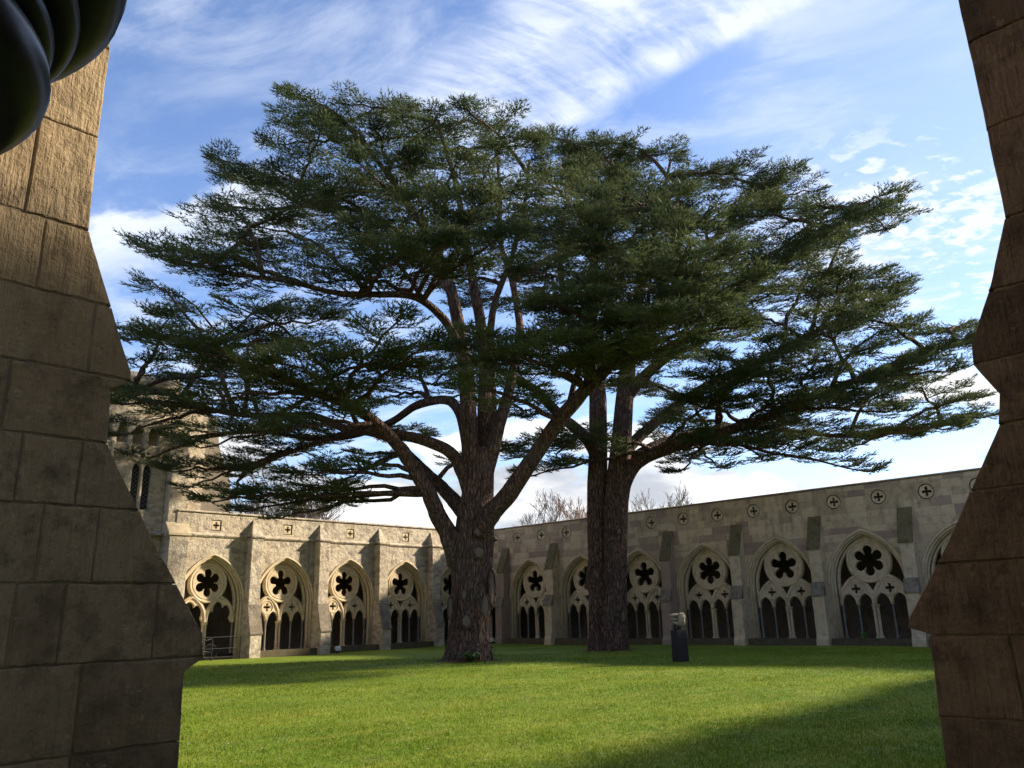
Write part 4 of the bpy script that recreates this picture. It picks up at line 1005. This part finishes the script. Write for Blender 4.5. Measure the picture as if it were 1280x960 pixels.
# ------------------------------------------------------------------ railing and bicycle at the open doorway bay, lamps, plants
rl = empty('railing', (18.0, L-.75, 0)); tag(rl, 'thin black iron railing in front of the wide doorway bay', 'railing')
for x in (-1.3, .15, 1.55):
    m = MB(); m.tube([(x, 0, -.05), (x, 0, 1.05)], [.028, .028], 8); m.build('post', 'iron', rl)
for z in (1.02, .52):
    m = MB(); m.tube([(-1.3, 0, z), (1.55, 0, z)], [.02, .02], 8); m.build('rail', 'iron', rl)
bk = empty('wheeled_cart', (17.95, L-.15, 0)); tag(bk, 'dark wheeled cart with spoked wheels parked behind the railing', 'cart')
for x, y in ((-.42, -.12), (.42, .0)):
    m = MB(); n = 24; m.tube([(x+.34*math.cos(2*PI*i/n), y, .36+.34*math.sin(2*PI*i/n)) for i in range(n+1)], [.022]*(n+1), 6, False)
    wh = m.build('wheel', 'rubber', bk, True)
    m = MB()
    for k in range(12): m.tube([(x, y, .36), (x+.33*math.cos(k*PI/6), y, .36+.33*math.sin(k*PI/6))], [.006, .006], 4, False)
    m.lathe([(.03, -.03), (.03, .03)], (x, y, .36), 8); m.build('spokes', 'iron', wh)
m = MB(); m.tube([(-.42, -.06, .36), (0, 0, .42), (.42, 0, .36)], [.025]*3, 6); m.tube([(0, 0, .42), (.1, 0, .85), (.45, 0, .95)], [.022]*3, 6); m.tube([(-.42, -.06, .36), (-.2, 0, .8), (.1, 0, .85)], [.02]*3, 6)
m.build('frame', 'iron', bk, True)
m = MB(); m.box((-.35, -.06, .62), (.12, .08, .80)); m.build('box', 'iron', bk, bevel=.02)
def floodlight(x, y, rz, label):
    r = empty('floodlight', (x, y, 0), rz); tag(r, label, 'lamp', 'small lawn floodlights')
    m = MB(); m.prism([(-.09, .10), (.09, .16), (.09, .34), (-.03, .34), (-.09, .24)], 0, -.16, .16); m.build('housing', 'white_plastic', r, bevel=.015)
    m = MB(); m.box((-.10, -.02, -.02), (.10, .02, .11)); m.build('bracket', 'iron', r)
q = at(417, 813.5, 40.6); floodlight(24.85, L-.95, .3, 'small pale floodlight on the lawn at a sunlit range buttress foot')
floodlight(L2-.9, 34.9, -PI/2, 'small pale floodlight in the lawn corner behind the scarred trunk')
def leafy(name, label, cat, base, n, h, mat, seed, wl=.06, parent_z=0):
    rg = random.Random(seed); root = empty(name, base); tag(root, label, cat)
    st = MB(); lf_ = MB()
    for i in range(n):
        a = rg.uniform(0, 2*PI); le = rg.uniform(.1, .5 if n < 20 else 2.2); hh = h*rg.uniform(.5, 1)
        P = [Vector((0, 0, -.01)), Vector((math.cos(a)*le*hh*.4, math.sin(a)*le*hh*.4, hh*.55)), Vector((math.cos(a)*le*hh, math.sin(a)*le*hh, hh))]
        st.tube(P, [.007, .006, .003], 4)
        for k in range(9):
            t = rg.uniform(.25, 1); q = P[1].lerp(P[2], t) if t > .5 else P[0].lerp(P[1], t*2); b = rg.uniform(0, 2*PI); l = wl*rg.uniform(.8, 1.8)
            d = Vector((math.cos(b), math.sin(b), rg.uniform(-.1, .7))); s_ = Vector((-d.y, d.x, 0))*.35
            lf_.add([q, q+(d*.5+s_)*l, q+d*l, q+(d*.5-s_)*l], [(0, 1, 2, 3)])
    st.build('stems', mat, root); tag(lf_.build('leaves', mat, root), kind='stuff')
b0 = at(618, 826, 32.0); leafy('seedling', 'tall pale green seedling beside the foot of the scarred trunk', 'plant', (b0.x, b0.y, 0), 4, .75, 'weed', 3, .09)
b0 = at(588, 829, 30.9); leafy('weed_clump', 'low leafy weed clump against the scarred trunk foot', 'plant', (b0.x, b0.y, 0), 34, .34, 'weed', 4, .10)
leafy('potted_plant', 'vivid green leafy plant on the sill of the shaded range', 'plant', (L2+.1, 13.45, .26), 10, .30, 'vivid_leaf', 6, .08)

# ------------------------------------------------------------------ grass blades and daisies on the lawn
ng = 280000
rg = np.random.default_rng(4)
dist = 6.5*np.exp(rg.random(ng)*math.log(36/6.5)); ang = YAW+np.radians(rg.uniform(-36, 36, ng))
gx = dist*np.cos(ang); gy = dist*np.sin(ang); ok = (gx > NX+.1) & (gx < L2-.5) & (gy > WY+.1) & (gy < L-.5)
gx, gy, dist = gx[ok], gy[ok], dist[ok]; n = len(gx)
tuft = .55+.9*(np.sin(gx*2.1+np.sin(gy*1.7)*1.3)*np.sin(gy*2.6+np.sin(gx*1.1))*.5+.5)*rg.random(n)
h = (.020+.030*rg.random(n))*tuft*(1+.010*dist); wd = .0035+.00035*dist; a = rg.random(n)*2*PI; le = rg.normal(0, .55, (n, 2))*h[:, None]
gz = .035*np.sin(gx*.31+.7)*np.sin(gy*.27)+.02*np.sin(gx*.9+gy*.6)
V = np.empty((n, 3, 3)); cx_, sx2 = np.cos(a)*wd, np.sin(a)*wd
V[:, 0] = np.stack([gx-cx_, gy-sx2, gz-.006], 1); V[:, 1] = np.stack([gx+cx_, gy+sx2, gz-.006], 1); V[:, 2] = np.stack([gx+le[:, 0], gy+le[:, 1], gz+h], 1)
go = link('grass', tris_np('grass', V.reshape(-1, 3), np.arange(n*3).reshape(-1, 3)), 'blade'); tag(go, kind='stuff'); go['label'] = 'short green lawn grass'; go['category'] = 'grass'
dm = MB(); rr_ = random.Random(9)
for i in range(150):
    d_ = rr_.uniform(8, 22); a_ = YAW+math.radians(rr_.uniform(-28, 28)); x = d_*math.cos(a_); y = d_*math.sin(a_); z = lawn_z(x, y)+.045; r = .011
    dm.add([(x+r*math.cos(2*PI*k/6), y+r*math.sin(2*PI*k/6), z) for k in range(6)], [(0, 1, 2, 3, 4, 5)])
do = dm.build('daisies', 'daisy'); tag(do, 'tiny white daisies scattered over the lawn', 'flowers', kind='stuff')
